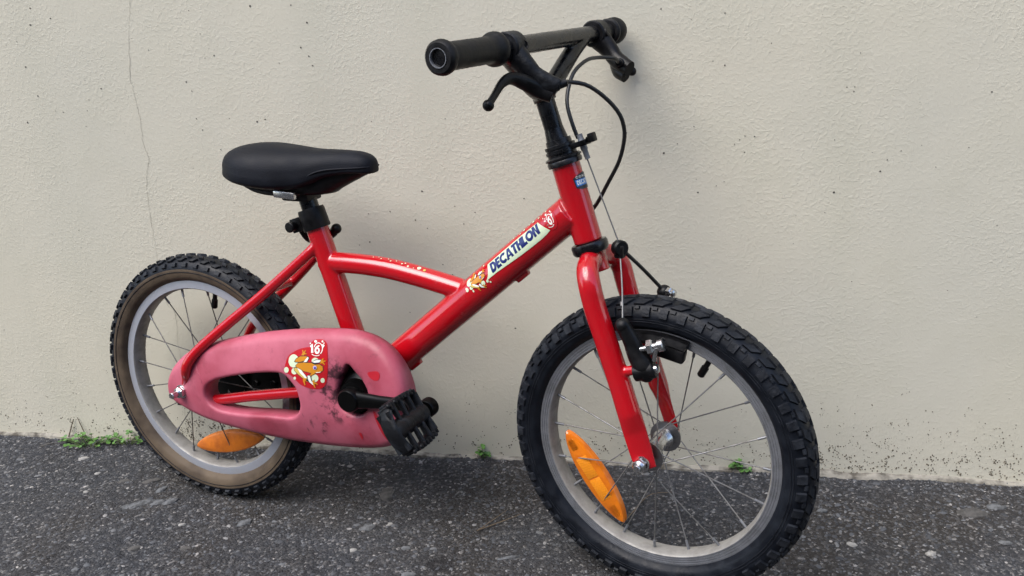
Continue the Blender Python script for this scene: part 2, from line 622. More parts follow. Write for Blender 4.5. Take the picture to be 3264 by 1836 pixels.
def remeshed(mb, name, m_, parent, voxel=.0014, it=7):
    """fuse overlapping tubes into one welded skin"""
    me = mb.mesh(name, m_, 0, True)
    o = link(name + '_tmp', me)
    md = o.modifiers.new('r', 'REMESH')
    md.mode = 'VOXEL'
    md.voxel_size = voxel
    sm = o.modifiers.new('s', 'SMOOTH')
    sm.factor = .5
    sm.iterations = it
    dg = bpy.context.evaluated_depsgraph_get()
    me2 = bpy.data.meshes.new_from_object(o.evaluated_get(dg))
    bpy.data.objects.remove(o)
    bpy.data.meshes.remove(me)
    me2.name = name
    me2.materials.clear()
    me2.materials.append(m_)
    me2.polygons.foreach_set('use_smooth', [True] * len(me2.polygons))
    return link(name, me2, parent)

# ================================================================== SETTING
# ---- ground: one sheet, dense where the camera looks, running out to the horizon
def axis_steps(a, b, step, far):
    core = np.arange(a, b + 1e-9, step)
    out = step * 1.6 ** np.arange(1, 40)
    lo = a - np.cumsum(out)
    hi = b + np.cumsum(out)
    lo = lo[lo > -far][::-1]
    hi = hi[hi < far]
    return np.r_[-far, lo, core, hi, far]

def vnoise(x, y, seed=0):
    xi, yi = np.floor(x).astype(int), np.floor(y).astype(int)
    fx, fy = x - xi, y - yi
    fx, fy = fx * fx * (3 - 2 * fx), fy * fy * (3 - 2 * fy)
    def h(i, j):
        n = (i * 374761393 + j * 668265263 + seed * 974711) & 0xffffffff
        n = ((n ^ (n >> 13)) * 1274126177) & 0xffffffff
        return ((n ^ (n >> 16)) & 0xffff) / 65535.
    return (h(xi, yi) * (1 - fx) + h(xi + 1, yi) * fx) * (1 - fy) + (h(xi, yi + 1) * (1 - fx) + h(xi + 1, yi + 1) * fx) * fy

def ground_h(x, y):
    h = .0016 * (vnoise(x * 90, y * 90, 1) - .5) + .0022 * (vnoise(x * 210, y * 210, 2) - .5) + .003 * (vnoise(x * 16, y * 16, 3) - .5)
    edge = .006 * np.exp(-np.clip(-y, 0, 9) / .02) * vnoise(x * 14, y * 3, 5)      # grit banked against the wall
    fade = np.clip((1.9 - np.abs(x - .4)) / .5, 0, 1) * np.clip((y + 1.1) / .4, 0, 1)
    return (h + edge) * fade - .0012

gx = axis_steps(-.8, 1.6, .0042, 80.)
gy = axis_steps(-.62, .03, .0042, 80.)
gy = gy[gy < .031]
X, Y = np.meshgrid(gx, gy)
Z = ground_h(X, Y)
nx, ny = len(gx), len(gy)
me = bpy.data.meshes.new('ground')
idx = np.arange(nx * ny).reshape(ny, nx)
quads = np.stack([idx[:-1, :-1], idx[:-1, 1:], idx[1:, 1:], idx[1:, :-1]], -1).reshape(-1, 4)
me.vertices.add(nx * ny)
me.vertices.foreach_set('co', np.stack([X, Y, Z], -1).ravel())
me.loops.add(quads.size)
me.loops.foreach_set('vertex_index', quads.ravel())
me.polygons.add(len(quads))
me.polygons.foreach_set('loop_start', np.arange(0, quads.size, 4))
me.update(calc_edges=True)
me.polygons.foreach_set('use_smooth', np.ones(len(quads), bool))
me.materials.append(ASPHALT)
ground = tag(link('ground', me), kind='structure')

# ---- loose and embedded chips
def chip_mesh():
    base = np.array([(1, 0, 0), (-1, 0, 0), (0, 1, 0), (0, -1, 0), (0, 0, 1), (.7, .7, .2), (-.7, .7, .1), (-.7, -.7, .2), (.7, -.7, .1)], float)
    faces = [(4, 0, 5), (4, 5, 2), (4, 2, 6), (4, 6, 1), (4, 1, 7), (4, 7, 3), (4, 3, 8), (4, 8, 0)]
    N = 36000
    vs, fs = [], []
    x = rng.uniform(-.75, 1.5, N)
    y = -np.abs(rng.uniform(0, 1, N)) ** 1.0 * .52 - .002
    near = rng.uniform(0, 1, N) < .10
    y[near] = -rng.exponential(.018, near.sum()) - .002
    r = np.clip(rng.lognormal(math.log(.0016), .42, N), .0006, .0052)
    zz = ground_h(x, y)
    for i in range(N):
        a = rng.uniform(0, 2 * PI)
        sx, sy, sz = r[i] * rng.uniform(.8, 1.5), r[i] * rng.uniform(.55, 1.), r[i] * rng.uniform(.3, .75)
        p = base * (1 + rng.uniform(-.25, .25, base.shape))
        p = p * (sx, sy, sz)
        c, s_ = math.cos(a), math.sin(a)
        q = np.stack([p[:, 0] * c - p[:, 1] * s_ + x[i], p[:, 0] * s_ + p[:, 1] * c + y[i], p[:, 2] + zz[i] - sz * .12], -1)
        vs.append(q)
        fs.append(np.array(faces) + i * len(base))
    me = bpy.data.meshes.new('gravel')
    v = np.concatenate(vs)
    f = np.concatenate(fs)
    me.vertices.add(len(v))
    me.vertices.foreach_set('co', v.ravel())
    me.loops.add(f.size)
    me.loops.foreach_set('vertex_index', f.ravel())
    me.polygons.add(len(f))
    me.polygons.foreach_set('loop_start', np.arange(0, f.size, 3))
    me.update(calc_edges=True)
    me.materials.append(CHIPS)
    return me
tag(link('gravel', chip_mesh()), 'fine pale and dark stone chips scattered over the worn asphalt', 'gravel', kind='stuff')

# ---- larger stones set flush in the asphalt (pieces of the ground)
def stone(x, y, lx, ly, ang, m_, h=.0022):
    mb = MB()
    n = 14
    ring = [(math.cos(t) * lx * (1 + rng.uniform(-.22, .22)), math.sin(t) * ly * (1 + rng.uniform(-.22, .22))) for t in np.linspace(0, 2 * PI, n, endpoint=False)]
    vs = [(p[0], p[1], -.004) for p in ring] + [(p[0] * .9, p[1] * .9, h * rng.uniform(.4, .8)) for p in ring] + [(p[0] * .5, p[1] * .5, h * rng.uniform(.8, 1.2)) for p in ring] + [(0, 0, h)]
    fs = []
    for k in range(n):
        k2 = (k + 1) % n
        fs += [(k, k2, n + k2, n + k), (n + k, n + k2, 2 * n + k2, 2 * n + k), (2 * n + k, 2 * n + k2, 3 * n)]
    mb.add(vs, fs)
    o = build(mb, 'stone', m_, ground, 60)
    o.location = (x, y, float(ground_h(np.array(x), np.array(y))))
    o.rotation_euler = (0, 0, rad(ang))
    return o
for a in ((-.127, -.202, .030, .009, 35, STONE), (-.094, -.190, .015, .008, 30, STONE), (-.076, -.185, .013, .008, 40, STONE), (-.11, -.154, .010, .007, 60, STONE), (-.142, -.13, .016, .007, 30, STONE_DULL),
          (-.19, -.135, .011, .006, 20, STONE_DULL), (.076, -.229, .014, .008, 40, STONE), (.018, -.301, .010, .006, 10, STONE_DULL), (-.118, -.367, .006, .007, 0, STONE),
          (-.314, -.069, .010, .005, 10, STONE_WHITE), (-.418, -.03, .012, .004, 35, STONE_DULL), (.27, -.126, .012, .020, 20, STONE_DULL), (.271, -.217, .013, .009, 30, STONE),
          (.269, -.275, .006, .005, 0, STONE_WHITE), (.495, -.267, .018, .004, 22, STONE), (.214, -.025, .020, .008, 0, STONE_DULL), (.366, -.321, .013, .006, 0, STONE),
          (1.14, -.084, .024, .012, 5, STONE_DULL), (1.173, -.065, .015, .008, 0, STONE), (1.161, -.154, .009, .006, 0, STONE), (.961, -.179, .008, .005, -20, STONE_WHITE),
          (.30, -.205, .007, .005, 20, STONE_WHITE), (.345, -.262, .008, .005, -10, STONE), (-.06, -.31, .010, .006, 30, STONE_DULL), (-.02, -.245, .006, .004, 30, STONE_WHITE),
          (-.235, -.175, .005, .004, 0, STONE_WHITE), (-.255, -.115, .006, .004, 20, STONE_WHITE), (.93, -.10, .008, .005, 0, STONE), (1.06, -.19, .008, .006, 30, STONE_WHITE)):
    stone(*a)

# ---- wall
def slab(name, x0, x1, y0, y1, z0, z1, m_, parent=None):
    mb = MB()
    vs = [(x, y, z) for x in (x0, x1) for y in (y0, y1) for z in (z0, z1)]
    mb.add(vs, [(0, 1, 3, 2), (4, 6, 7, 5), (0, 4, 5, 1), (2, 3, 7, 6), (0, 2, 6, 4), (1, 5, 7, 3)])
    return build(mb, name, m_, parent, 0)
wall = slab('wall', -14, 16, 0, .35, -.3, 5.5, WALL)
tag(wall, 'cream roughcast plaster wall with hairline crack behind the red bicycle', 'wall')

# the building across the lane that keeps the low sky off the wall (reflected in the paint)
facade = slab('opposite_facade', -11, 13, -6.9, -6.4, -.3, 5.2, mat('grey_render', (.20, .19, .175), .9, vary=(3, (.15, .145, .135), .4, .6, 0)))
tag(facade, kind='structure')

# uneven mortar lip along the foot of the wall
mb = MB()
xs = np.arange(-1.4, 2.2, .012)
zt = .0055 + .006 * (vnoise(xs * 9, xs * 0 + 3, 11) - .4) + .003 * vnoise(xs * 60, xs * 0, 12)
zt *= np.clip(.35 + .9 * (vnoise(xs * 2.3, xs * 0 + .5, 14)), .2, 1.3)
dp = .006 + .006 * vnoise(xs * 20, xs * 0, 13)
vs = []
for x, z, d in zip(xs, zt, dp):
    vs += [(x, -d, -.01), (x, -d * .8, z * .6), (x, -.0012, z), (x, .004, z)]
mb.add(vs, [(i * 4 + k, (i + 1) * 4 + k, (i + 1) * 4 + k + 1, i * 4 + k + 1) for i in range(len(xs) - 1) for k in range(3)])
build(mb, 'mortar_lip', WALL_BASE, wall, 60, False)

# hairline crack, a thin strip darker than the plaster
crk = [(-.098, .80), (-.103, .761), (-.109, .736), (-.113, .722), (-.12, .692), (-.122, .672), (-.126, .658), (-.128, .644), (-.125, .623), (-.124, .6), (-.123, .578), (-.126, .557), (-.127, .54), (-.122, .524), (-.125, .507), (-.131, .487), (-.136, .460), (-.138, .424), (-.14, .39), (-.14, .356), (-.138, .272), (-.129, .256), (-.127, .236), (-.132, .193), (-.133, .166), (-.144, .066), (-.145, .042), (-.147, .02)]
cp = spline(crk, 150)
cp[:, 0] += .0016 * (vnoise(cp[:, 1] * 130, cp[:, 1] * 0, 21) - .5) + .0012 * (rng.uniform(-1, 1, len(cp)))
mb = MB()
wd = .00012 + .00028 * vnoise(cp[:, 1] * 60, cp[:, 1] * 0, 22)
vs = []
for (x, z), w_ in zip(cp, wd):
    vs += [(x - w_, -.0006, z), (x + w_, -.0006, z)]
mb.add(vs, [(2 * i, 2 * i + 1, 2 * i + 3, 2 * i + 2) for i in range(len(cp) - 1)])
build(mb, 'crack', CRACK, wall, 0, False)

# pits in the plaster
pits = [(-.278, .758), (-.246, .741), (-.284, .733), (-.315, .709), (-.31, .669), (-.182, .631), (-.299, .623), (-.273, .598), (-.259, .596), (-.215, .597), (-.223, .572), (-.329, .581), (-.208, .614), (-.025, .579), (.031, .578), (.077, .572), (.091, .575), (-.018, .561), (.008, .53), (-.025, .622), (-.032, .636), (.022, .674), (.158, .741), (.093, .743), (.176, .667), (.18, .715), (.18, .653), (.165, .68),
        (.696, .709), (.781, .7), (.953, .596), (.952, .59), (.943, .596), (.804, .528), (.811, .533), (.811, .51), (.824, .532), (.718, .524), (.699, .511), (.931, .525), (.934, .451), (1.001, .496), (.993, .48), (1.064, .485), (1.103, .511), (1.018, .508), (1.124, .584), (.741, .548), (.747, .453), (.782, .631),
        (.333, .459), (.242, .424), (.278, .427), (.383, .435), (.336, .4), (.318, .413), (.491, .446), (.414, .425), (.239, .378), (.356, .341), (.37, .325), (.466, .236), (.294, .26), (.395, .407)]
for _ in range(170):
    pits.append((rng.uniform(-.7, 1.45), rng.uniform(.06, .82)))
mb = MB()
for i, (x, z) in enumerate(pits):
    r = rng.uniform(.0008, .0017) if i < 64 else rng.uniform(.0004, .0009)
    n = 7
    mb.add([(x + r * math.cos(t) * rng.uniform(.6, 1.2), -.0005, z + r * math.sin(t) * rng.uniform(.5, 1.1)) for t in np.linspace(0, 2 * PI, n, endpoint=False)], [tuple(range(n))])
tag(build(mb, 'plaster_pits', PIT, wall, 0, False), kind='stuff')

# dirt splashed up the foot of the wall
mb = MB()
clumps = [(rng.uniform(-.75, 1.5), abs(rng.normal(0, .045)) + .004) for _ in range(720)]
clumps += [(rng.uniform(.93, 1.35), .01 + abs(rng.normal(0, .05))) for _ in range(240)]
clumps += [(rng.uniform(-.15, -.05), .006 + abs(rng.normal(0, .03))) for _ in range(110)]
for (cx, cz) in clumps:
    for _ in range(rng.integers(1, 5)):
        x, z = cx + rng.normal(0, .003), max(.002, cz + rng.normal(0, .003))
        r = rng.uniform(.0003, .0012) * (1.25 if cz < .05 else .9)
        n = 5
        ring = [(x + r * math.cos(t) * rng.uniform(.5, 1.3), -.0002, z + r * math.sin(t) * rng.uniform(.5, 1.5)) for t in np.linspace(0, 2 * PI, n, endpoint=False)]
        mb.add(ring + [(x, -.0002 - r * .7, z)], [(k, (k + 1) % n, n) for k in range(n)])
tag(build(mb, 'dirt_specks', MOSS, wall, 0, False), kind='stuff')

# ================================================================== BICYCLE
RT, WB = .197, .7167
bike = link('bicycle', None)
bike.matrix_world = Matrix.Translation((0, -.1453, 0)) @ Matrix.Rotation(-.2179, 4, 'Z') @ Matrix.Rotation(-.0706, 4, 'X') @ Matrix.Rotation(-.0004, 4, 'Y')
tag(bike, 'red child\'s bicycle with pink chain guard leaning against the cream wall', 'bicycle')
HA = 1.2597
AX = Vector((-math.cos(HA), 0, math.sin(HA)))
A0 = Vector((.71159, 0, .19535))
STEER = Matrix.Translation(A0) @ Matrix.Rotation(-.1039, 4, AX) @ Matrix.Translation(-A0)
def axis_pt(z):
    return np.array(A0 + AX * ((z - A0.z) / AX.z))
def sbuild(mb, name, mats, parent=bike, smooth=40):
    return build(mb.xf(STEER), name, mats, parent, smooth)

# ---- frame
HT0, HT1 = V(.6271, 0, .4553), V(.5981, 0, .5508)
DT0, DT1 = V(.3240, 0, .2520), V(.6060, 0, .4900)
BB = V(.3125, 0, .232)
f = MB()
tube(f, [HT0 - (HT1 - HT0) * .01, HT1], .0178, 32)
tube(f, [DT0, DT1], .0221, 36)
tube(f, [V(.2245, 0, .4552), V(.305, 0, .200)], .0158, 28)
tube(f, spline([(.232, 0, .4000), (.264, 0, .4010), (.305, 0, .4005), (.345, 0, .3975), (.395, 0, .3893), (.451, 0, .3778), (.475, 0, .372)], 24), .0146, 26)
tube(f, [BB + V(0, -.034, 0), BB + V(0, .034, 0)], .022, 28)
for s in (-1, 1):
    tube(f, spline([(.231, s * .006, .428), (.2128, s * .016, .4088), (.1509, s * .032, .3562), (.0914, s * .046, .3095), (.045, s * .060, .2710), (.026, s * .067, .2500), (.018, s * .068, .2350), (.010, s * .060, .2180), (.002, s * .055, .2)], 40), .0078, 18)
    tube(f, spline([(.305, s * .020, .229), (.26, s * .035, .2245), (.205, s * .043, .2158), (.1235, s * .046, .2000), (.040, s * .050, .1838), (.000, s * .053, .192)], 24), .0082, 18)
    rbox(f, (0.004, s * .0535, .197), (.016, 0, 0), (0, .0026, 0), (0, 0, .019))
# seat stay bridge with brake hole, welded cable guide under the down tube
tube(f, [V(.150, -.030, .357), V(.150, .030, .357)], .006, 14)
dk = (DT1 - DT0) / np.linalg.norm(DT1 - DT0)
dn = np.cross(dk, V(0, 1, 0))
if dn[2] > 0:
    dn = -dn
rbox(f, DT0 + dk * .262 + dn * .0225, dk * .010, V(0, .005, 0), dn * .004)
rbox(f, DT0 + dk * .045 + dn * .0225, dk * .010, V(0, .005, 0), dn * .004)
frame = remeshed(f, 'frame', RED, bike)

# ---- decals -------------------------------------------------------------
frog = [  # (material, polygon) on a 1449-unit square, back to front
    ('INK', [(450, 745), (515, 680), (640, 668), (835, 678), (905, 718), (1005, 708), (1092, 762), (1102, 866), (1035, 914), (935, 934), (865, 984), (778, 1015), (805, 940), (755, 922), (635, 893), (530, 832), (458, 788)]),
    ('INK', [(416, 655), (460, 582), (552, 518), (684, 512), (760, 538), (772, 575), (728, 672), (640, 684), (540, 684), (450, 678)]),
    ('INK', [(412, 800), (490, 786), (610, 886), (735, 1025), (755, 970), (812, 978), (843, 1092), (912, 1190), (880, 1225), (780, 1150), (690, 1094), (630, 1060), (508, 962), (425, 876)]),
    ('INK', [(822, 668), (925, 606), (1050, 602), (1022, 684), (940, 706), (900, 735)]),
    ('ORANGE', [(460, 740), (520, 690), (640, 680), (830, 690), (900, 730), (1000, 720), (1080, 770), (1090, 860), (1030, 900), (930, 920), (860, 970), (790, 1000), (820, 930), (760, 910), (640, 880), (540, 820), (470, 780)]),
    ('ORANGE', [(430, 650), (470, 590), (560, 530), (680, 525), (740, 545), (720, 600), (640, 640), (540, 670)]),
    ('WHITE', [(690, 600), (740, 540), (760, 570), (720, 660), (640, 670)]),
    ('ORANGE', [(590, 500), (620, 440), (605, 375), (625, 370), (645, 430), (675, 375), (695, 385), (670, 450), (715, 460), (712, 480), (660, 480), (650, 510)]),
    ('WHITE', [(840, 660), (930, 620), (1040, 615), (1010, 670), (900, 685)]),
    ('ORANGE', [(1030, 640), (1060, 600), (1090, 575), (1105, 590), (1085, 630), (1150, 630), (1155, 650), (1095, 665), (1135, 720), (1125, 740), (1070, 690), (1030, 710)]),
    ('YELLOW', [(430, 810), (480, 800), (600, 900), (720, 1040), (740, 1060), (690, 1080), (640, 1050), (520, 950), (440, 870)]),
    ('WHITE', [(500, 800), (600, 860), (730, 1030), (690, 1050), (570, 930)]),
    ('ORANGE', [(640, 1040), (720, 1060), (700, 1100), (780, 1140), (680, 1110), (700, 1210), (680, 1215), (640, 1110)]),
    ('WHITE', [(745, 985), (800, 990), (830, 1100), (900, 1200), (930, 1270), (880, 1210), (790, 1140), (752, 1060)]),
    ('ORANGE', [(850, 1110), (910, 1070), (900, 1130), (980, 1180), (975, 1200), (900, 1170), (930, 1265), (900, 1260), (870, 1180)]),
    ('WHITE', [(930, 905), (1050, 890), (1030, 908), (940, 920)]),
]
def ell(cx, cy, rx, ry, n=20, a0=0, a1=2 * PI):
    return [(cx + rx * math.cos(t), cy + ry * math.sin(t)) for t in np.linspace(a0, a1, n, endpoint=False)]
bubbles = [ell(405, 640, 118, 160), ell(240, 857, 55, 70), ell(430, 885, 70, 80), ell(440, 1053, 30, 37, 12), ell(905, 640, 80, 75), ell(905, 1050, 80, 90), ell(1080, 1095, 48, 57)]
def arc_band(cx, cy, rx, ry, w0, a0, a1, n=22):
    T = np.linspace(a0, a1, n)
    o = [(cx + rx * math.cos(t), cy + ry * math.sin(t)) for t in T]
    i = [(cx + (rx - w0) * math.cos(t), cy + (ry - w0) * math.sin(t)) for t in T[::-1]]
    return o + i
sixteen = [('WHITE', [(785, 275), (838, 222), (850, 250), (862, 445), (808, 448), (812, 300), (790, 315)]),
           ('WHITE', ell(948, 392, 60, 84)), ('DEC_RED', ell(950, 388, 22, 34, 14)),
           ('WHITE', [(888, 380), (905, 320), (945, 280), (990, 262), (1012, 285), (965, 308), (935, 345), (920, 390)]),
           ('WHITE', arc_band(975, 345, 105, 150, 20, rad(-165), rad(60))),
           ('WHITE', [(1050, 250), (1090, 240), (1120, 270), (1085, 330), (1070, 345)]),
           ('WHITE', ell(915, 168, 33, 33, 14)), ('WHITE', ell(1070, 170, 20, 25, 12)), ('WHITE', ell(795, 212, 14, 20, 10)), ('WHITE', ell(1105, 212, 14, 18, 10)),
           ('WHITE', arc_band(935, 300, 175, 225, 16, rad(64), rad(128), 14))]
MATS = [DEC_RED, PALE, ORANGE, YELLOW, WHITE, INK, EYE, PUPIL, BLUE]
MI = {'DEC_RED': 0, 'PALE': 1, 'ORANGE': 2, 'YELLOW': 3, 'WHITE': 4, 'INK': 5, 'EYE': 6, 'PUPIL': 7, 'BLUE': 8}

def cut_strips(vs, tris, k, step):
    """slice a flat 2D mesh along axis k so that it can be wrapped"""
    bm = bmesh.new()
    bv = [bm.verts.new((p[0], p[1], 0)) for p in vs]
    for t in tris:
        try:
            bm.faces.new([bv[i] for i in t])
        except ValueError:
            pass
    lo = min(p[k] for p in vs)
    hi = max(p[k] for p in vs)
    nrm = Vector((1, 0, 0)) if k == 0 else Vector((0, 1, 0))
    c = math.ceil(lo / step) * step
    while c < hi:
        bmesh.ops.bisect_plane(bm, geom=bm.verts[:] + bm.edges[:] + bm.faces[:], plane_co=nrm * c, plane_no=nrm, dist=1e-6)
        c += step
    bm.verts.index_update()
    rv = [(v.co.x, v.co.y) for v in bm.verts]
    rf = [tuple(v.index for v in f_.verts) for f_ in bm.faces]
    bm.free()
    return rv, rf

def put(mb, polys, fmap, step=None):
    """polys: (material, polygon) list in local units, fmap(u,v,layer)->3D"""
    for li, (m_, P) in enumerate(polys):
        vs, ts = fill(P)
        if step:
            vs, ts = cut_strips(vs, ts, 1, step)
        mb.add([fmap(u, v, li) for u, v in vs], ts, MI[m_])

DA, DB = V(.3458, 0, .2703), V(.5979, 0, .4832)
DK = (DB - DA) / np.linalg.norm(DB - DA)
DU = np.cross(V(0, -1, 0), DK)
DU = DU if DU[2] > 0 else -DU
def on_down(s, t, layer=0, r=.0222):
    a = rad(t)
    return DA + DK * s + (r + .0004 + .00005 * layer) * (math.cos(a) * V(0, -1, 0) + math.sin(a) * DU)

def heavy_letters(txt, t=.25, gap=.045, slant=.10):
    """bold geometric capitals as filled outlines; returns verts, faces normalised to a unit box"""
    def ring(cx, rx, a0, a1, tx, n=22):
        A = np.linspace(a0, a1, n)
        o = [(cx + rx * math.cos(a), .5 + .5 * math.sin(a)) for a in A]
        i_ = [(cx + (rx - tx) * math.cos(a), .5 + (.5 - t * .92) * math.sin(a)) for a in A]
        return o, i_
    vs, fs, x = [], [], 0.
    for ch in txt:
        holes = []
        if ch == 'E':
            w, P = .62, [(0, 0), (.62, 0), (.62, t * .85), (t, t * .85), (t, .5 - t * .38), (.56, .5 - t * .38), (.56, .5 + t * .38), (t, .5 + t * .38), (t, 1 - t * .85), (.62, 1 - t * .85), (.62, 1), (0, 1)]
        elif ch == 'T':
            w, P = .70, [(.35 - t / 2, 0), (.35 + t / 2, 0), (.35 + t / 2, 1 - t * .85), (.70, 1 - t * .85), (.70, 1), (0, 1), (0, 1 - t * .85), (.35 - t / 2, 1 - t * .85)]
        elif ch == 'H':
            w, P = .76, [(0, 0), (t, 0), (t, .5 - t * .42), (.76 - t, .5 - t * .42), (.76 - t, 0), (.76, 0), (.76, 1), (.76 - t, 1), (.76 - t, .5 + t * .42), (t, .5 + t * .42), (t, 1), (0, 1)]
        elif ch == 'L':
            w, P = .58, [(0, 0), (.58, 0), (.58, t * .85), (t, t * .85), (t, 1), (0, 1)]
        elif ch == 'N':
            w, P = .80, [(0, 0), (t, 0), (t, .58), (.80 - t, 0), (.80, 0), (.80, 1), (.80 - t, 1), (.80 - t, .42), (t, 1), (0, 1)]
        elif ch == 'A':
            w, P = .94, [(0, 0), (t * 1.08, 0), (.31, .19), (.63, .19), (.94 - t * 1.08, 0), (.94, 0), (.47 + t * .56, 1), (.47 - t * .56, 1)]
            holes = [[(.375, .37), (.565, .37), (.47, .68)]]
        elif ch == 'P':
            w, P = .66, [(0, 0), (t, 0), (t, .36), (.40, .36), (.58, .42), (.66, .56), (.66, .80), (.58, .94), (.40, 1), (0, 1)]
            holes = [[(t, .56), (.38, .56), (.43, .62), (.43, .76), (.38, .80), (t, .80)]]
        elif ch == 'D':
            w = .80
            P = [(0, 0)] + [(.34 + .46 * math.cos(a), .5 + .5 * math.sin(a)) for a in np.linspace(-PI / 2, PI / 2, 18)] + [(0, 1)]
            holes = [[(t, t * .88)] + [(.34 + (.46 - t) * math.cos(a), .5 + (.5 - t * .88) * math.sin(a)) for a in np.linspace(-PI / 2, PI / 2, 12)] + [(t, 1 - t * .88)]]
        elif ch == 'O':
            w = 1.0
            P = ell(.5, .5, .5, .5, 30)
            holes = [ell(.5, .5, .5 - t * .95, .5 - t * .92, 22)]
        else:      # C
            w = .86
            o, i_ = ring(.5, .5, rad(42), rad(318), t * .95)
            P = o + i_[::-1]
        pv, pf = fill(P, holes)
        b_ = len(vs)
        vs += [(x + p[0] + slant * p[1], p[1]) for p in pv]
        fs += [tuple(k + b_ for k in f_) for f_ in pf]
        x += w + gap
    A = np.array(vs)
    lo, hi = A.min(0), A.max(0)
    return [tuple((np.array(p) - lo) / (hi - lo)) for p in vs], fs

d = MB()
panel = [(.199, 1), (.205, 10), (.2095, 26), (.2115, 46), (.24, 47), (.27, 46.5), (.3035, 43), (.305, 34), (.3085, 16), (.3130, -6), (.306, -9), (.297, -10.5), (.28, -9.5), (.2603, -7.4), (.24, -3.5), (.22, 1.0), (.208, 1.5)]
put(d, [('PALE', panel)], on_down, 4.)
tv, tf = heavy_letters('DECATHLON', .30, -.01, .10)
tv, tf = cut_strips(tv, tf, 1, .1)
d.add([on_down(.2135 + .0885 * u, 7 + 35 * v, 3) for u, v in tv], tf, MI['BLUE'])
# frog and bubbles at the lower end, number in a bubble at the upper end
fs_ = lambda u, v, l: on_down(.1700 + (u - 300) * 4.0e-5 + (v - 900) * -.4e-5, 24 - (v - 800) * .085, l + 2)
put(d, [('PALE', b_) for b_ in bubbles], lambda u, v, l: fs_(u, v, 0), 40)
put(d, frog + [('EYE', ell(910, 795, 42, 48)), ('PUPIL', ell(912, 805, 24, 28))], fs_, 40)
ns_ = lambda u, v, l: on_down(.3200 + (u - 960) * 4.4e-5, 22 - (v - 340) * .135, l + 2)
put(d, [('DEC_RED', ell(955, 330, 215, 270, 28))], lambda u, v, l: ns_(u, v, 0), 40)
put(d, sixteen, ns_, 40)
for (s_, t_, r_) in ((.2032, -9.4, .0013), (.175, 5, .0012), (.1674, 25, .0016), (.2044, 56, .0012), (.2604, 68, .0011), (.2728, 58, .001), (.2798, 61, .0015), (.2890, 66, .0012), (.2965, 63, .0018), (.306, 58, .0013), (.3183, 61, .0015), (.311, 64, .0008), (.268, 72, .0008), (.251, 70, .0008)):
    put(d, [('PALE', ell(0, 0, r_, r_, 12))], lambda u, v, l: on_down(s_ + u, t_ + math.degrees(v / .0222), 2))
build(d, 'down_tube_decal', MATS, frame, 0, False)['label'] = 'pale green DECATHLON decal with orange frog and white number 16'
# dots on the top tube
d = MB()
ta, tb = V(.2641, 0, .4010), V(.3945, 0, .3900)
tk = (tb - ta) / np.linalg.norm(tb - ta)
tu = V(-tk[2], 0, tk[0])
tpath = spline([(.232, 0, .4000), (.264, 0, .4010), (.305, 0, .4005), (.345, 0, .3975), (.395, 0, .3893), (.451, 0, .3778), (.475, 0, .372)], 200)
def on_top(x, t, u=0, v=0):
    i = int(np.argmin(abs(tpath[:, 0] - x)))
    k = tpath[min(i + 1, 199)] - tpath[max(i - 1, 0)]
    k /= np.linalg.norm(k)
    nu = V(-k[2], 0, k[0])
    a = rad(t) + v / .0146
    return tpath[i] + k * u + (.0151) * (math.cos(a) * V(0, -1, 0) + math.sin(a) * nu)
for (x_, t_, r_, m_) in ((.318, 70, .0008, 'PALE'), (.331, 67, .0009, 'PALE'), (.346, 64, .0010, 'PALE'), (.362, 64, .0012, 'PALE'), (.372, 58, .0015, 'PALE'), (.326, 78, .0007, 'PALE'), (.34, 76, .0009, 'PALE'), (.353, 74, .0009, 'PALE'), (.381, 56, .0007, 'PALE'), (.388, 66, .0028, 'PALE'), (.396, 62, .0020, 'YELLOW'), (.366, 74, .0011, 'PALE')):
    put(d, [(m_, ell(0, 0, r_, r_, 12))], lambda u, v, l: on_top(x_, t_, u, v))
build(d, 'dot_decal', MATS, frame, 0, False)
# head badge
HKk = (HT1 - HT0) / np.linalg.norm(HT1 - HT0)
HF = V(HKk[2], 0, -HKk[0])
def on_head(s, t, l=0):
    a = rad(t)
    return HT0 + HKk * s + (.0178 + .0005 + .00006 * l) * (math.cos(a) * V(0, -1, 0) + math.sin(a) * HF)
d = MB()
def bput(m_, P, l):
    vs, ts = fill(P)
    vs, ts = cut_strips(vs, ts, 0, 6.)
    d.add([on_head(v, u, l) for u, v in vs], ts, m_)
bput(0, [(36, .066), (33, .078), (60, .0815), (90, .083), (120, .0815), (147, .078), (144, .066), (120, .0635), (90, .063), (60, .0635)], 0)
bput(1, [(40, .0675), (38.5, .0755), (141.5, .0755), (140, .0675)], 1)
tv, tf = heavy_letters('DECATHLON', .22, .07, 0)
tv, tf = cut_strips(tv, tf, 0, .05)
d.add([on_head(.0690 + .0055 * v, 44 + 92 * u, 3) for u, v in tv], tf, 2)
tv, tf = heavy_letters('CONCEPT', .2, .35, 0)
tv, tf = cut_strips(tv, tf, 0, .05)
d.add([on_head(.0770 + .0028 * v, 44 + 92 * u, 3) for u, v in tv], tf, 2)
build(d, 'head_badge', [INK, BADGE_BLUE, WHITE], frame, 0, False)['label'] = 'small blue and black maker badge on the head tube'

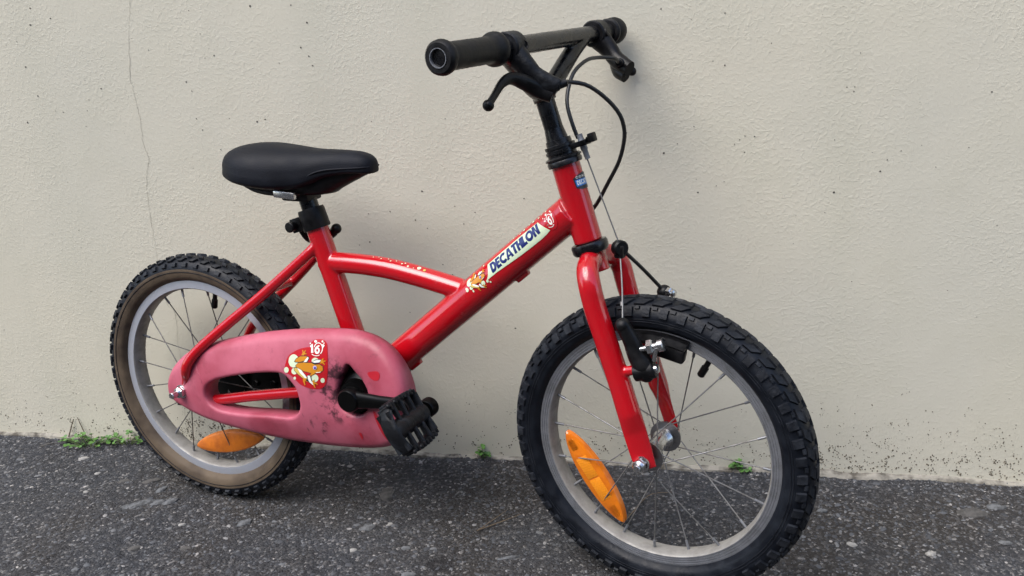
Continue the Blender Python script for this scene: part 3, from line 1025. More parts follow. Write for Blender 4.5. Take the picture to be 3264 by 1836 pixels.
# ---- seat clamp, post and saddle
ST0, ST1 = V(.2282, 0, .4435), V(.2185, 0, .4745)
sk = (ST1 - ST0) / np.linalg.norm(ST1 - ST0)
mb = MB()
lathe(mb, [(.004, .0162), (.004, .0188), (.0065, .0196), (.030, .0190), (.0335, .0182), (.0335, .013)], ST0, ST1, 32)
sb = V(-sk[2], 0, sk[0])
sb = sb if sb[0] < 0 else -sb
c0 = ST0 + sk * .017
for sy in (-.007, .007):
    rbox(mb, c0 + sb * .026 + V(0, sy, 0), sb * .009, V(0, .003, 0), sk * .010, .4)
lathe(mb, [(0, 0), (0, .0062), (.030, .0062), (.030, 0)], c0 + sb * .029 + V(0, -.017, 0), c0 + sb * .029 + V(0, 1, 0), 16)
hexbolt(mb, c0 + sb * .029 + V(0, -.017, 0), V(0, -1, 0), .0075, .006, 12)
clamp = build(mb, 'seat_clamp', BLACK, bike)
mb = MB()
tube(mb, spline([c0 + sb * .031 + V(0, .004, 0), c0 + sb * .0305 + V(0, .006, 0) - sk * .014, c0 + sb * .027 + V(0, .010, 0) - sk * .025, c0 + sb * .016 + V(0, .018, 0) - sk * .030, c0 + V(0, .022, 0) - sk * .028, c0 - sb * .012 + V(0, .023, 0) - sk * .022], 26), [.0050, .0048, .0045, .0048, .0056, .0070], 12)
sphere(mb, c0 - sb * .0135 + V(0, .023, 0) - sk * .0215, .0075)
build(mb, 'release_lever', BLACK, clamp)
mb = MB()
tube(mb, [ST1 - sk * .02, V(.2060, 0, .5180)], .0126, 26)
build(mb, 'seat_post', BLACK_PAINT, bike)

def saddle():
    # x, half width, top z, rim z (bottom edge of the skirt), dome
    st = [(.090, .006, .542, .531), (.094, .023, .550, .525), (.103, .038, .5565, .519), (.119, .0495, .5620, .514), (.138, .0565, .5645, .510), (.162, .0575, .5645, .5065), (.187, .053, .5625, .5045), (.211, .044, .5605, .505), (.235, .0355, .5585, .510), (.260, .029, .558, .521), (.285, .025, .5575, .5265), (.306, .0225, .5560, .5285), (.319, .0185, .5525, .5275), (.3265, .012, .5475, .5285), (.329, .005, .542, .531)]
    A = np.array(st)
    xs = spline(A, 60)
    nseg = 40
    verts = []
    for (x, w, zt, zb) in xs:
        h = zt - zb
        for k in range(nseg):
            t = k / nseg * 2 * PI
            c, s_ = math.cos(t), math.sin(t)
            e = 2.6
            yy = math.copysign(abs(c) ** (2 / e), c) * w
            if s_ >= 0:
                zz = zb + .35 * h + .65 * h * abs(s_) ** (2 / 2.3)
            else:
                zz = zb + .35 * h - .35 * h * abs(s_) ** (2 / 5)
            yy *= 1 + .05 * (zz < zb + .3 * h)
            verts.append((x, yy, zz))
    n = len(xs)
    faces = [(i * nseg + k, i * nseg + (k + 1) % nseg, (i + 1) * nseg + (k + 1) % nseg, (i + 1) * nseg + k) for i in range(n - 1) for k in range(nseg)]
    faces += [tuple(range(nseg)), tuple((n - 1) * nseg + k for k in range(nseg))]
    mb = MB()
    mb.add(verts, faces)
    return mb
sad = build(saddle(), 'saddle', SADDLE, bike, 60)
for s in (-1, 1):
    mb = MB()
    tube(mb, spline([(.238, s * .0335, .5235), (.252, s * .0318, .5305), (.270, s * .0288, .5345), (.295, s * .0250, .5365), (.316, s * .0205, .5375), (.327, s * .0115, .5375)], 24), .0011, 8)
    build(mb, 'edge_piping', SADDLE, sad)
mb = MB()      # moulded base under the saddle
tube(mb, spline([(.150, 0, .516), (.170, 0, .512), (.205, 0, .508), (.236, 0, .510), (.262, 0, .522), (.318, 0, .538)], 24), [.026, .030, .028, .022, .016, .010], 20, flat=1.0, ref=(0, 1, 0))
mb.v = [(x, y, z if z > .5 else .5 + (z - .5) * .25) for x, y, z in mb.v]
build(mb, 'saddle_base', BLACK, sad)
mb = MB()
for s in (-1, 1):
    tube(mb, spline([(.120, s * .022, .512), (.150, s * .021, .5), (.205, s * .020, .498), (.250, s * .018, .508)], 14), .0035, 10)
build(mb, 'saddle_rail', DARK_STEEL, sad)
mb = MB()
rbox(mb, (.205, 0, .499), (.022, 0, 0), (0, .018, 0), (0, 0, .012), .3)
hexbolt(mb, (.205, -.018, .499), (0, -1, 0), .008, .006)
build(mb, 'saddle_clamp', BLACK, sad)
mb = MB()
rbox(mb, (.206, -.038, .5000), (.017, 0, -.001), (0, .003, 0), (0, 0, .0046), .3)
build(mb, 'metal_tag', STEEL, sad)['label'] = 'bright metal clip under the near edge of the saddle'

# ---- wheels
def tyre_point(phi, h=0):
    """phi: 0 = crown, +-90 = side; returns (radius, y)"""
    e = 2.25
    c, s_ = math.cos(phi), math.sin(phi)
    return (.1755 + (.0192 + h) * math.copysign(abs(c) ** (2 / e), c), (.0225 + h) * math.copysign(abs(s_) ** (2 / e), s_))

def tyre_mesh(name, mats, n_knob, style):
    mb = MB()
    seg = 128
    phis = np.radians(np.linspace(-152, 152, 40))
    prof = []
    for ph in phis:
        h = 0
        d_ = abs(math.degrees(ph))
        for c_ in (82, 86, 120):
            h += .0006 * math.exp(-((d_ - c_) / 1.6) ** 2)
        prof.append(tyre_point(ph, h))
    verts, faces, mi = [], [], []
    for (r, y) in prof:
        for j in range(seg):
            t = 2 * PI * j / seg
            verts.append((r * math.cos(t), y, r * math.sin(t)))
    for i in range(len(prof) - 1):
        side = abs(math.degrees((phis[i] + phis[i + 1]) / 2)) > (88 if style == 'front' else 80)
        for j in range(seg):
            mb.f.append((i * seg + j, i * seg + (j + 1) % seg, (i + 1) * seg + (j + 1) % seg, (i + 1) * seg + j))
            mb.mi.append(1 if side else 0)
    mb.v = verts
    for c_ in (-92, 92):                       # moulded ridges on the sidewall
        for off in ((0, 2.6) if style == 'front' else (0,)):
            r, y = tyre_point(rad(c_ + math.copysign(off * 3, c_)), .0004)
            tube(mb, [(r * math.cos(t), y, r * math.sin(t)) for t in np.linspace(0, 2 * PI, 97)], .0005, 5, False, mi=2)
    def knob(th0, th1, p0, p1, skew, h, taper=.82):
        o = []
        for lvl, hh in ((0, -.0008), (1, h)):
            k = 1 if lvl == 0 else taper
            tc_, pc = (th0 + th1) / 2, (p0 + p1) / 2
            for pp in np.linspace(p0, p1, 3):
                for sg in (-1, 1):
                    th = tc_ + sg * (th1 - th0) / 2 * k + skew * (pp - pc)
                    ph = pc + (pp - pc) * k
                    r, y = tyre_point(rad(ph), hh)
                    o.append((r * math.cos(rad(th)), y, r * math.sin(rad(th))))
        F = []
        for i in (0, 2):
            F.append((6 + i, 6 + i + 1, 6 + i + 3, 6 + i + 2))
            F.append((i, i + 2, 6 + i + 2, 6 + i))
            F.append((i + 1, 6 + i + 1, 6 + i + 3, i + 3))
        F += [(0, 6, 7, 1), (4, 5, 11, 10)]
        mb.add(o, F, 2)
    st = 360. / n_knob
    for k in range(n_knob):
        a = k * st
        for s in (-1, 1):
            off = 0 if s < 0 else st / 2
            if style == 'front':
                knob(a + off, a + off + st * .52, s * 49, s * 85, 0, .0034)
                knob(a + off + st * .22, a + off + st * .86, s * 17, s * 43, s * .10, .0028)
                knob(a + off + st * .64, a + off + st * .94, s * 47, s * 60, 0, .0026)
            else:
                knob(a + off, a + off + st * .50, s * 52, s * 73, 0, .0030, .75)
                knob(a + off + st * .42, a + off + st * .88, s * 27, s * 47, s * .08, .0031, .75)
                knob(a + off + st * .05, a + off + st * .50, s * 6, s * 24, s * -.08, .0031, .75)
        if style == 'front':
            knob(a + st * .05, a + st * .74, -13, 13, 0, .0029)
    return mb.mesh(name, mats, 35)

def rim_mesh(name, mats, groove):
    prof = [(.1590, -.0105), (.1590, -.0128), (.1575, -.0131)]
    if groove:
        for g in (.1555, .1525, .1495):
            prof += [(g + .0006, -.0130), (g + .0004, -.0123), (g - .0004, -.0123), (g - .0006, -.0130)]
    prof += [(.1472, -.0130), (.1462, -.0122), (.1450, -.0090), (.1440, 0)]
    n_side = len(prof) - 3
    full = prof + [(r, -y) for r, y in prof[-2::-1]]
    full += [(.152, .0100), (.150, 0), (.152, -.0100)]
    mb = MB()
    seg = 128
    for (r, y) in full:
        for j in range(seg):
            t = 2 * PI * j / seg
            mb.v.append((r * math.cos(t), y, r * math.sin(t)))
    N = len(full)
    for i in range(N):
        i2 = (i + 1) % N
        r0 = (full[i][0] + full[i2][0]) / 2
        bed = r0 < .1468 and abs((full[i][1] + full[i2][1]) / 2) < .0127
        for j in range(seg):
            mb.f.append((i * seg + j, i * seg + (j + 1) % seg, i2 * seg + (j + 1) % seg, i2 * seg + j))
            mb.mi.append(1 if bed else 0)
    return mb.mesh(name, mats, 35)

def lens_shape(hl, hw, n=32, e=1.55):
    out = []
    for t in np.linspace(0, 2 * PI, n, endpoint=False):
        c, s_ = math.cos(t), math.sin(t)
        out.append((hl * c, hw * math.copysign(abs(s_) ** 1.35, s_)))
    return out

def reflector_obj(parent, ang, rc, m_front, detail):
    """long oval reflector clipped between spokes: ang = direction of its centre from the hub"""
    hl, hw = .0705, .0180
    mb = MB()
    lp = lens_shape(hl, hw)
    n = len(lp)
    lev = [(1.0, .0045), (1.0, -.002), (.93, -.0045), (.80, -.0058)]
    vs = []
    for (k, y) in lev:
        vs += [(p[0] * (1 - (1 - k) * .5), y, p[1] * k) for p in lp]
    fs = [(i * n + j, i * n + (j + 1) % n, (i + 1) * n + (j + 1) % n, (i + 1) * n + j) for i in range(len(lev) - 1) for j in range(n)]
    fs += [tuple(range(n))[::-1], tuple((len(lev) - 1) * n + j for j in range(n))]
    mb.add(vs, fs)
    o = build(mb, 'reflector', m_front, parent, 30)
    a = rad(ang)
    Mr = Matrix.Translation((rc * math.cos(a), -.004, rc * math.sin(a))) @ Matrix.Rotation(-(a - PI / 2), 4, 'Y')
    o.matrix_local = Mr
    if detail:
        for sx in (-1, 1):
            d_ = MB()
            rbox(d_, (sx * .0165, -.0057, 0), (.0155, 0, 0), (0, .0004, 0), (0, 0, .0085), .3)
            rbox(d_, (sx * .051, -.0055, 0), (.008, 0, 0), (0, .0003, 0), (0, 0, .0052), .3)
            d_.xf(Mr)
            build(d_, 'reflector_lens', AMBER, parent, 30)
    return o

def wheel(name, Mx, tyre_mats, rim_mats, spoke_m, phase, valve_ang, refl_ang, refl_r, style, label, detail):
    w = link(name, None, bike)
    w.matrix_local = Mx
    w['label'] = label
    link('tyre', tyre_mesh('tyre', tyre_mats, 52 if style == 'front' else 56, style), w)
    link('rim', rim_mesh('rim', rim_mats, style == 'front'), w)
    # hub
    mb = MB()
    fl = .030
    lathe(mb, [(-fl - .003, 0), (-fl - .003, .011), (-fl - .0012, .0192), (-fl + .0012, .0192), (-fl + .003, .0120), (-fl + .010, .0095), (-.012, .0080), (.012, .0080), (fl - .010, .0095), (fl - .003, .0120), (fl - .0012, .0205), (fl + .0012, .0205), (fl + .003, .011), (fl + .003, 0)], (0, 0, 0), (0, 1, 0), 32)
    for s in (-1, 1):
        lathe(mb, [(0, .0095), (.010, .0085), (.010, 0)], (0, s * fl, 0), (0, s * 1, 0), 24)
    hub = build(mb, 'hub', HUB if style == 'front' else DARK_STEEL, w, 30)
    if style == 'front':
        bar = MB()
        lathe(bar, [(-.0265, .0085), (-.0265, .0128), (-.021, .0136), (-.016, .0115), (-.012, .0092), (.012, .0092), (.016, .0115), (.021, .0136), (.0265, .0128), (.0265, .0085)], (0, 0, 0), (0, 1, 0), 32)
        build(bar, 'hub_barrel', STEEL, hub, 30)
    mb = MB()
    ext = .068 if style == 'front' else .086
    lathe(mb, [(-ext, 0), (-ext, .0042), (-ext + .001, .0048), (ext - .001, .0048), (ext, .0042), (ext, 0)], (0, 0, 0), (0, 1, 0), 16)
    for s in (-1, 1):
        y0 = s * (.0515 if style == 'front' else .0625)
        lathe(mb, [(0, .0048), (0, .0105), (.0020, .0105), (.0024, .0085)], (0, y0, 0), (0, y0 + s, 0), 24)
        hexbolt(mb, (0, y0 + s * .0022, 0), (0, s, 0), .0088, .0085)
        lathe(mb, [(.010, .0078), (.0125, .0060), (.0125, .0045)], (0, y0, 0), (0, y0 + s, 0), 18)
    build(mb, 'axle', STEEL, w, 30)
    # 20 spokes: one mesh per lacing type, turned into place
    kinds = {}
    for side in (-1, 1):
        for cross in (-1, 1):
            s_ = MB()
            a = rad(38) * cross
            p0 = V(.0185 * math.cos(a), side * .0300, .0185 * math.sin(a))
            p1 = V(.1425, side * .0025, 0)
            kk = (p1 - p0) / np.linalg.norm(p1 - p0)
            tube(s_, [p0 - kk * .002, p1], .00085, 7, mi=0)
            tube(s_, [p1 - kk * .010, p1 + kk * .003], .0018, 8, mi=1)
            kinds[(side, cross)] = s_.mesh('spoke', [spoke_m, ALU_DARK], 60)
    for k in range(20):
        side = -1 if k % 2 else 1
        cross = 1 if (k // 2) % 2 else -1
        o = link('spoke', kinds[(side, cross)], w)
        o.rotation_euler = (0, -rad(phase + 18 * k), 0)
    # valve
    mb = MB()
    a = rad(valve_ang)
    e = V(math.cos(a), 0, math.sin(a))
    lathe(mb, [(0, .0034), (.012, .0034), (.0125, .0047), (.0245, .0047), (.026, .0036), (.026, 0)], e * .1435, e * .10, 16)
    build(mb, 'valve', BLACK, w)
    reflector_obj(w, refl_ang, refl_r, AMBER_GLOSS if detail else AMBER_FLAT, detail)
    return w
w_rear = wheel('wheel', Matrix.Translation((0, 0, RT)), [RUBBER, TAN, RUBBER_DUST], [ALU, ALU_IN], SPOKE_DARK, 14, 78.5, -75.5, .1065, 'rear', 'rear wheel with tan sidewall tyre and silver rim', False)
w_front = wheel('wheel', STEER @ Matrix.Translation((WB, 0, RT)), [RUBBER, RUBBER, RUBBER_DUST], [ALU_DARK, ALU_IN], SPOKE, -1, 62.4, -144.5, .1030, 'front', 'front wheel with black knobbly tyre and grooved grey rim', True)

# ---- drive: chainring, chain, cranks, pedals
mb = MB()
lathe(mb, [(-.002, .012), (-.002, .050), (-.001, .052), (.001, .052), (.002, .050), (.002, .012)], BB + V(0, -.045, 0), BB + V(0, 1, 0), 40, closed=True)
for k in range(28):
    a = 2 * PI * k / 28
    rbox(mb, BB + V(.0535 * math.cos(a), -.045, .0535 * math.sin(a)), V(.003 * math.cos(a), 0, .003 * math.sin(a)), V(0, .0012, 0), V(-.0022 * math.sin(a), 0, .0022 * math.cos(a)), .3)
lathe(mb, [(0, .0), (0, .030), (.006, .030), (.010, .024), (.022, .022), (.024, 0)], BB + V(0, -.047, 0), BB + V(0, -1, 0), 36)
build(mb, 'chainring', BLACK_DEEP, bike)
mb = MB()
ce = V(0, -.045, RT)
lathe(mb, [(-.002, .010), (-.002, .033), (.002, .033), (.002, .010)], ce, ce + V(0, 1, 0), 28, closed=True)
lathe(mb, [(0, .020), (.010, .018), (.012, .012)], ce, ce + V(0, 1, 0), 28)
build(mb, 'sprocket', DARK_STEEL, bike)
mb = MB()
lathe(mb, [(0, 0), (0, .040), (.003, .046), (.020, .046), (.023, .040), (.023, 0)], (0, .026, RT), (0, 1, RT), 40)
tube(mb, spline([(.040, .038, RT + .02), (.052, .040, RT + .004), (.046, .042, RT - .03), (.030, .044, RT - .045)], 16), .005, 10)
rbox(mb, (.080, .037, RT - .010), (.048, 0, .006), (0, .003, 0), (-.002, 0, .017), .3)
for x_ in (.060, .095, .118):
    hexbolt(mb, (x_, .034, RT - .012 + .12 * (x_ - .08)), (0, -1, 0), .006, .005)
build(mb, 'drum_brake', BLACK_DEEP, bike)
mb = MB()
loop = []
for t in np.linspace(rad(80), rad(-100), 26):
    loop.append(BB + V(.0545 * math.cos(t), -.045, .0545 * math.sin(t)))
for t in np.linspace(rad(260), rad(80), 18):
    loop.append(ce + V(.0290 * math.cos(t), 0, .0290 * math.sin(t)))
loop = spline(loop, 96, closed=True)
for i in range(0, 96):
    p, q = loop[i], loop[(i + 1) % 96]
    k = (q - p) / np.linalg.norm(q - p)
    rbox(mb, (p + q) / 2, k * np.linalg.norm(q - p) * .52, V(0, .0018 if i % 2 else .0034, 0), np.cross(k, V(0, 1, 0)) * .0038, .3)
build(mb, 'chain', DARK_STEEL, bike)

CR = V(.4370, 0, .2412)
for s in (-1, 1):
    end = CR if s < 0 else V(.200, 0, .2120)
    yc_ = .1365 if s < 0 else .112
    mb = MB()
    yo = s * .080
    k = (end - BB) / np.linalg.norm(end - BB)
    in_ = 0 if s < 0 else .022
    lathe(mb, [(0, .0), (0, .0165), (.014, .0165), (.0165, .0145), (.0165, 0)], BB + V(0, s * (.068 - in_), 0), BB + V(0, s, 0), 32)
    P = spline([BB + V(0, s * (.075 - in_), 0) + k * .006, BB + V(0, s * (.077 - in_), 0) + k * .035, BB + V(0, s * (.080 - in_), 0) + k * .08, end + V(0, s * (.083 - in_), 0)], 16)
    tube(mb, P, [.0130, .0095, .0088, .0092], 16, flat=[.55, .62, .66, .72], ref=(0, 1, 0))
    lathe(mb, [(0, 0), (0, .0125), (.012, .0125), (.014, .0110), (.014, 0)], end + V(0, s * (.077 - in_), 0), end + V(0, s, 0), 28)
    crank = build(mb, 'crank', BLACK_DEEP if s < 0 else BLACK_PAINT, bike)
    # pedal: rails, end plates, barrel and ribs
    mb = MB()
    pc = end + V(0, s * yc_, 0)
    ang = rad(-58) if s < 0 else rad(5)
    fd = V(math.cos(ang), 0, math.sin(ang))
    nd = V(-math.sin(ang), 0, math.cos(ang))
    yv = V(0, s, 0)
    H = .0355
    lathe(mb, [(-H - .002, 0), (-H - .002, .0095), (-H, .0135), (-.01, .0128), (.01, .0128), (H - .006, .0135), (H - .001, .0110), (H - .001, 0)], pc, pc + yv, 24)
    for q in (-1, 1):
        # curved outer rails with serrations
        P = spline([pc - yv * (H - .004) + fd * q * .0270, pc - yv * .018 + fd * q * .0302, pc + fd * q * .0310, pc + yv * .018 + fd * q * .0298, pc + yv * (H - .010) + fd * q * .0245], 18)
        tube(mb, P, .0030, 14, flat=3.2, ref=nd)
        for i in range(0, 18, 2):
            rbox(mb, P[i] + fd * q * .0012, fd * .0034, yv * .0014, nd * .0118, .4)
        # ribs between barrel and rail
        for y_ in (-.034, -.0175, 0, .0165, .031):
            for lvl in (-1, 1):
                L_ = .0300 if abs(y_) < .02 else .0265
                tube(mb, [pc + yv * y_ + nd * lvl * .0070 + fd * q * .006, pc + yv * y_ + nd * lvl * .0080 + fd * q * L_], .0031, 8)
    # outer and inner end plates, rounded
    for y_, hw in ((-H + .004, .0280), (H - .009, .0258)):
        P = spline([pc + yv * y_ - fd * hw + nd * 0.0, pc + yv * (y_ + (.0045 if y_ > 0 else -.001)) - fd * .016, pc + yv * (y_ + (.007 if y_ > 0 else -.001)), pc + yv * (y_ + (.0045 if y_ > 0 else -.001)) + fd * .016, pc + yv * y_ + fd * hw], 16)
        tube(mb, P, .0042, 14, flat=2.7, ref=nd)
    for q in (-1, 1):      # spur teeth at the corners
        for y_ in (-.026, .012, .027):
            sphere(mb, pc + yv * y_ + fd * q * .0318 + nd * .0100, .0028, 0, 8)
    build(mb, 'pedal', BLACK_WORN, bike)

# ---- chain guard
og = [(-.0350, .1992), (-.0310, .2140), (-.0210, .2310), (-.0060, .2460), (.0110, .2575), (.0366, .2682), (.0764, .2806), (.1192, .2921), (.1605, .3017), (.2004, .3087), (.2391, .3142), (.2767, .3181), (.3041, .3194), (.3236, .3175), (.3410, .3130), (.3579, .3046), (.3725, .2913), (.3835, .2751), (.3901, .2584), (.3934, .2428), (.3943, .2300), (.3920, .2117), (.3845, .1910), (.3720, .1720), (.3540, .1580), (.3310, .1492), (.2950, .1434), (.2480, .1392), (.2000, .1378), (.1505, .1398), (.1105, .1438), (.0695, .1490), (.0280, .1548), (-.0031, .1634), (-.0239, .1723), (-.0341, .1847)]
hole = [(.0490, .2034), (.0549, .2148), (.0734, .2261), (.0952, .2333), (.1291, .2419), (.1598, .2479), (.1858, .2511), (.1991, .2492), (.2098, .2413), (.2182, .2315), (.2214, .2168), (.2212, .2066), (.2162, .1957), (.2056, .1873), (.1915, .1838), (.1616, .1825), (.1206, .1785), (.0791, .1783), (.0587, .1834), (.0495, .1928)]
ck = [(.2860, .2500), (.2945, .2640), (.3020, .2760), (.3080, .2750), (.3150, .2670), (.3270, .2560), (.3345, .2400), (.3330, .2200), (.3200, .2060), (.3020, .2030), (.2880, .2110), (.2815, .2300)]
og, hole, ck = spline(og, 150, True), spline(hole, 80, True), spline(ck, 56, True)
def gy_(x, z):
    yf = .054 + .009 * np.clip((x + .01) / .08, 0, 1)
    dd = math.hypot(x - .300, z - .236)
    yf -= .013 * math.exp(-(dd / .034) ** 2)
    zc = .197 + .042 * min(1, max(0, x / .30))               # the face is crowned from top to bottom
    yf += .009 - .013 * min(1.6, ((z - zc) / .070) ** 2)
    return -yf
mb = MB()
R_ = .0125
rings = [(og, .030)]
T_ = np.linspace(0, PI / 2, 8)
for t in T_:
    rings.append((offset_loop(og, R_ * (1 - math.cos(t))), R_ * (1 - math.sin(t))))
base = 0
n = len(og)
for i, (lp, dy) in enumerate(rings):
    mb.v += [(p[0], gy_(p[0], p[1]) + dy if i else -.038, p[1]) for p in lp]
for i in range(len(rings) - 1):
    for j in range(n):
        j2 = (j + 1) % n
        mb.f.append((i * n + j, i * n + j2, (i + 1) * n + j2, (i + 1) * n + j))
        mb.mi.append(0)
inner_outer = rings[-1][0]
def lip(lp, r, depth):
    """rounded edge of an opening; returns the loop on the face"""
    o = len(mb.v)
    m_ = len(lp)
    lv = [(0, depth)] + [(-r * (1 - math.cos(t)), r * (1 - math.sin(t))) for t in np.linspace(0, PI / 2, 5)]
    last = None
    for (dx, dy) in lv:
        last = offset_loop(lp, dx)
        mb.v += [(p[0], gy_(p[0], p[1]) + dy, p[1]) for p in last]
    for i in range(len(lv) - 1):
        for j in range(m_):
            j2 = (j + 1) % m_
            mb.f.append((o + i * m_ + j, o + i * m_ + j2, o + (i + 1) * m_ + j2, o + (i + 1) * m_ + j))
            mb.mi.append(0)
    return last
h_face = lip(hole, .0055, .030)
c_face = lip(ck, .0045, .020)
extra = []
for x in np.arange(-.03, .40, .008):
    for z in np.arange(.14, .33, .008):
        p = (x + .0007 * math.sin(z * 900), z + .0007 * math.sin(x * 700))
        if inpoly(p, offset_loop(inner_outer, .003)) and not inpoly(p, offset_loop(h_face, -.003)) and not inpoly(p, offset_loop(c_face, -.003)):
            extra.append(p)
fv, ft = fill(inner_outer, (h_face, c_face), extra)
mb.add([(p[0], gy_(p[0], p[1]), p[1]) for p in fv], ft)
bm = bmesh.new()
me = mb.mesh('chain_guard', GUARD, 0, False)
bm.from_mesh(me)
bmesh.ops.remove_doubles(bm, verts=bm.verts, dist=2e-5)
bmesh.ops.recalc_face_normals(bm, faces=bm.faces)
bm.to_mesh(me)
bm.free()
me.polygons.foreach_set('use_smooth', [True] * len(me.polygons))
me.set_sharp_from_angle(angle=rad(50))
guard = link('chain_guard', me, bike)
guard['label'] = 'faded pink plastic chain guard with frog sticker and black rub marks'
so = guard.modifiers.new('thickness', 'SOLIDIFY')
so.thickness = .0022
so.offset = 1 if False else -1

# sticker on the guard
AF = ((7.345e-05, -6.886e-06, .193864), (9.03e-06, -6.390e-05, .312084))
def on_guard(u, v, l=0):
    x = AF[0][0] * u + AF[0][1] * v + AF[0][2]
    z = AF[1][0] * u + AF[1][1] * v + AF[1][2]
    y = gy_(x, z)
    x, z = x - .60 * (y + .070), z - .50 * (y + .070)       # laid flat over the crowned face
    y = gy_(x, z)
    # follow the rounded shoulder at the top and the lip of the opening
    for lp, r in ((og, R_), (hole, .0055)):
        dmin = float(np.min(np.hypot(lp[:, 0] - x, lp[:, 1] - z)))
        if lp is hole and inpoly((x, z), hole):
            dmin = 0
        if dmin < r:
            y += r * (1 - math.sqrt(max(0, 1 - (1 - dmin / r) ** 2)))
    return (x, y - .0005 - .00006 * l, z)
d = MB()
bgp = spline([(195, 850), (230, 640), (300, 500), (420, 410), (560, 345), (700, 315), (790, 300), (805, 210), (870, 140), (960, 118), (1080, 130), (1150, 200), (1175, 300), (1188, 700), (1183, 1000), (1150, 1180), (1060, 1280), (920, 1305), (760, 1285), (610, 1225), (500, 1140), (420, 1050), (330, 975), (235, 925)], 90, True)
ex = [(u, v) for u in range(200, 1200, 60) for v in range(120, 1310, 60) if inpoly((u, v), offset_loop(bgp, 15))]
vs, ts = fill(bgp, (), ex)
d.add([on_guard(u, v) for u, v in vs], ts, MI['DEC_RED'])
put(d, [('PALE', b_) for b_ in bubbles], lambda u, v, l: on_guard(u, v, 3))
put(d, frog + [('EYE', ell(910, 795, 42, 48)), ('PUPIL', ell(912, 805, 24, 28))], lambda u, v, l: on_guard(u, v, 4 + l))
put(d, sixteen, lambda u, v, l: on_guard(u, v, 4 + l))
build(d, 'frog_sticker', MATS, guard, 0, False)['label'] = 'red sticker with orange frog, pale bubbles and number 16'
# unfaded patches where old stickers peeled off, seam rib at the rear
for poly in ([(.338, .2705), (.344, .2735), (.354, .275), (.358, .271), (.356, .264), (.349, .262), (.342, .265)], [(.312, .1765), (.316, .1775), (.317, .170), (.3145, .166), (.313, .171)], [(.3430, .2150), (.3470, .2155), (.3580, .1850), (.3600, .1740), (.3560, .1740), (.3500, .1880)]):
    d = MB()
    vs, ts = fill(spline(poly, 24, True))
    d.add([(x, gy_(x, z) - .0004, z) for x, z in vs], ts)
    build(d, 'unfaded_patch', GUARD_DARK, guard, 0, False)
mb = MB()
P = spline([(.0330, 0, .2440), (.0385, 0, .2340), (.0445, 0, .2240), (.0480, 0, .2140)], 14)
P[:, 1] = [gy_(p[0], p[2]) + .0005 for p in P]
tube(mb, P, [.0008, .0016, .0016, .0008], 8)
build(mb, 'seam_rib', GUARD, guard)

# ---- fork
f = MB()
lathe(f, [(0, 0), (0, .0150), (.03, .0150), (.03, 0)], axis_pt(.418), axis_pt(.46), 28)
for s in (-1, 1):
    P = spline([(.6345, s * .004, .434), (.638, s * .022, .4335), (.6435, s * .038, .4275), (.6500, s * .0465, .413), (.6550, s * .0475, .394), (.6600, s * .0475, .3775), (.6690, s * .0475, .352), (.6775, s * .0475, .326), (.6870, s * .0475, .298), (.6960, s * .0480, .2700), (.7040, s * .0485, .2460), (.7105, s * .0490, .2260), (.7180, s * .0492, .2020), (.7220, s * .0492, .1890)], 70)
    tube(f, P, [.0130, .0136, .0138, .0139, .0139, .0139, .0139, .0140, .0141, .0144, .0147, .0144, .0134], 24, flat=[1, 1, .96, .92, .88, .86, .85, .85, .85, .82, .32, .20, .20])
    # brake boss
    tube(f, [(.684, s * .047, .3085), (.712, s * .046, .3175)], .0062, 16)
fork = remeshed(f.xf(STEER), 'fork', RED, bike, .0013, 6)

# ---- headset
mb = MB()
hk = np.array(AX)
a_ = HT0
lathe(mb, [(-.0150, .0150), (-.0150, .0205), (-.0120, .0228), (-.0050, .0232), (-.0018, .0220), (-.0010, .0150)], a_, a_ + hk, 36, closed=True)
build(mb, 'lower_headset_ring', BLACK_PAINT, bike)
mb = MB()
lathe(mb, [(-.004, .0178), (-.0035, .0212), (.0015, .0218), (.0035, .0205), (.0042, .0222), (.0062, .0226), (.0080, .0200), (.0085, .0180), (.0110, .0180), (.0115, .0194), (.0150, .0194), (.0158, .0178), (.0172, .0178), (.0178, .0190), (.0212, .0190), (.0220, .0160), (.0280, .0155), (.0285, .0118)], HT1, HT1 + hk, 36)
hs = build(mb, 'upper_headset', BLACK_PAINT, bike)
mb = MB()       # cable hanger
hf = np.array([hk[2], 0, -hk[0]])
b0 = HT1 + hk * .0130
for y_ in (-.0065, .0065):
    rbox(mb, b0 + hf * .0255 + V(0, y_, 0) + hk * .002, hf * .011, V(0, .0015, 0), hk * .0032, .3)
rbox(mb, b0 + hf * .0345 + hk * .002, hf * .0035, V(0, .008, 0), hk * .0034, .3)
rbox(mb, b0 + hf * .0445 + hk * .005, hf * .0038, V(0, .0055, 0), hk * .0055, .4)
hexbolt(mb, b0 + hf * .037 + hk * .004, hf, .0035, .005)
lathe(mb, [(-.018, 0), (-.018, .0032), (-.007, .0034), (-.006, .0042), (.006, .0042), (.007, .0036), (.013, .0036), (.013, 0)], b0 + hf * .0300, b0 + hf * .0300 + hk - hf * .05, 14, mi=1)
sbuild(mb, 'cable_hanger', [BLACK, ALU_DARK])
hang_top = b0 + hf * .0300
hang_bot = b0 + hf * .0300 - hk * .018

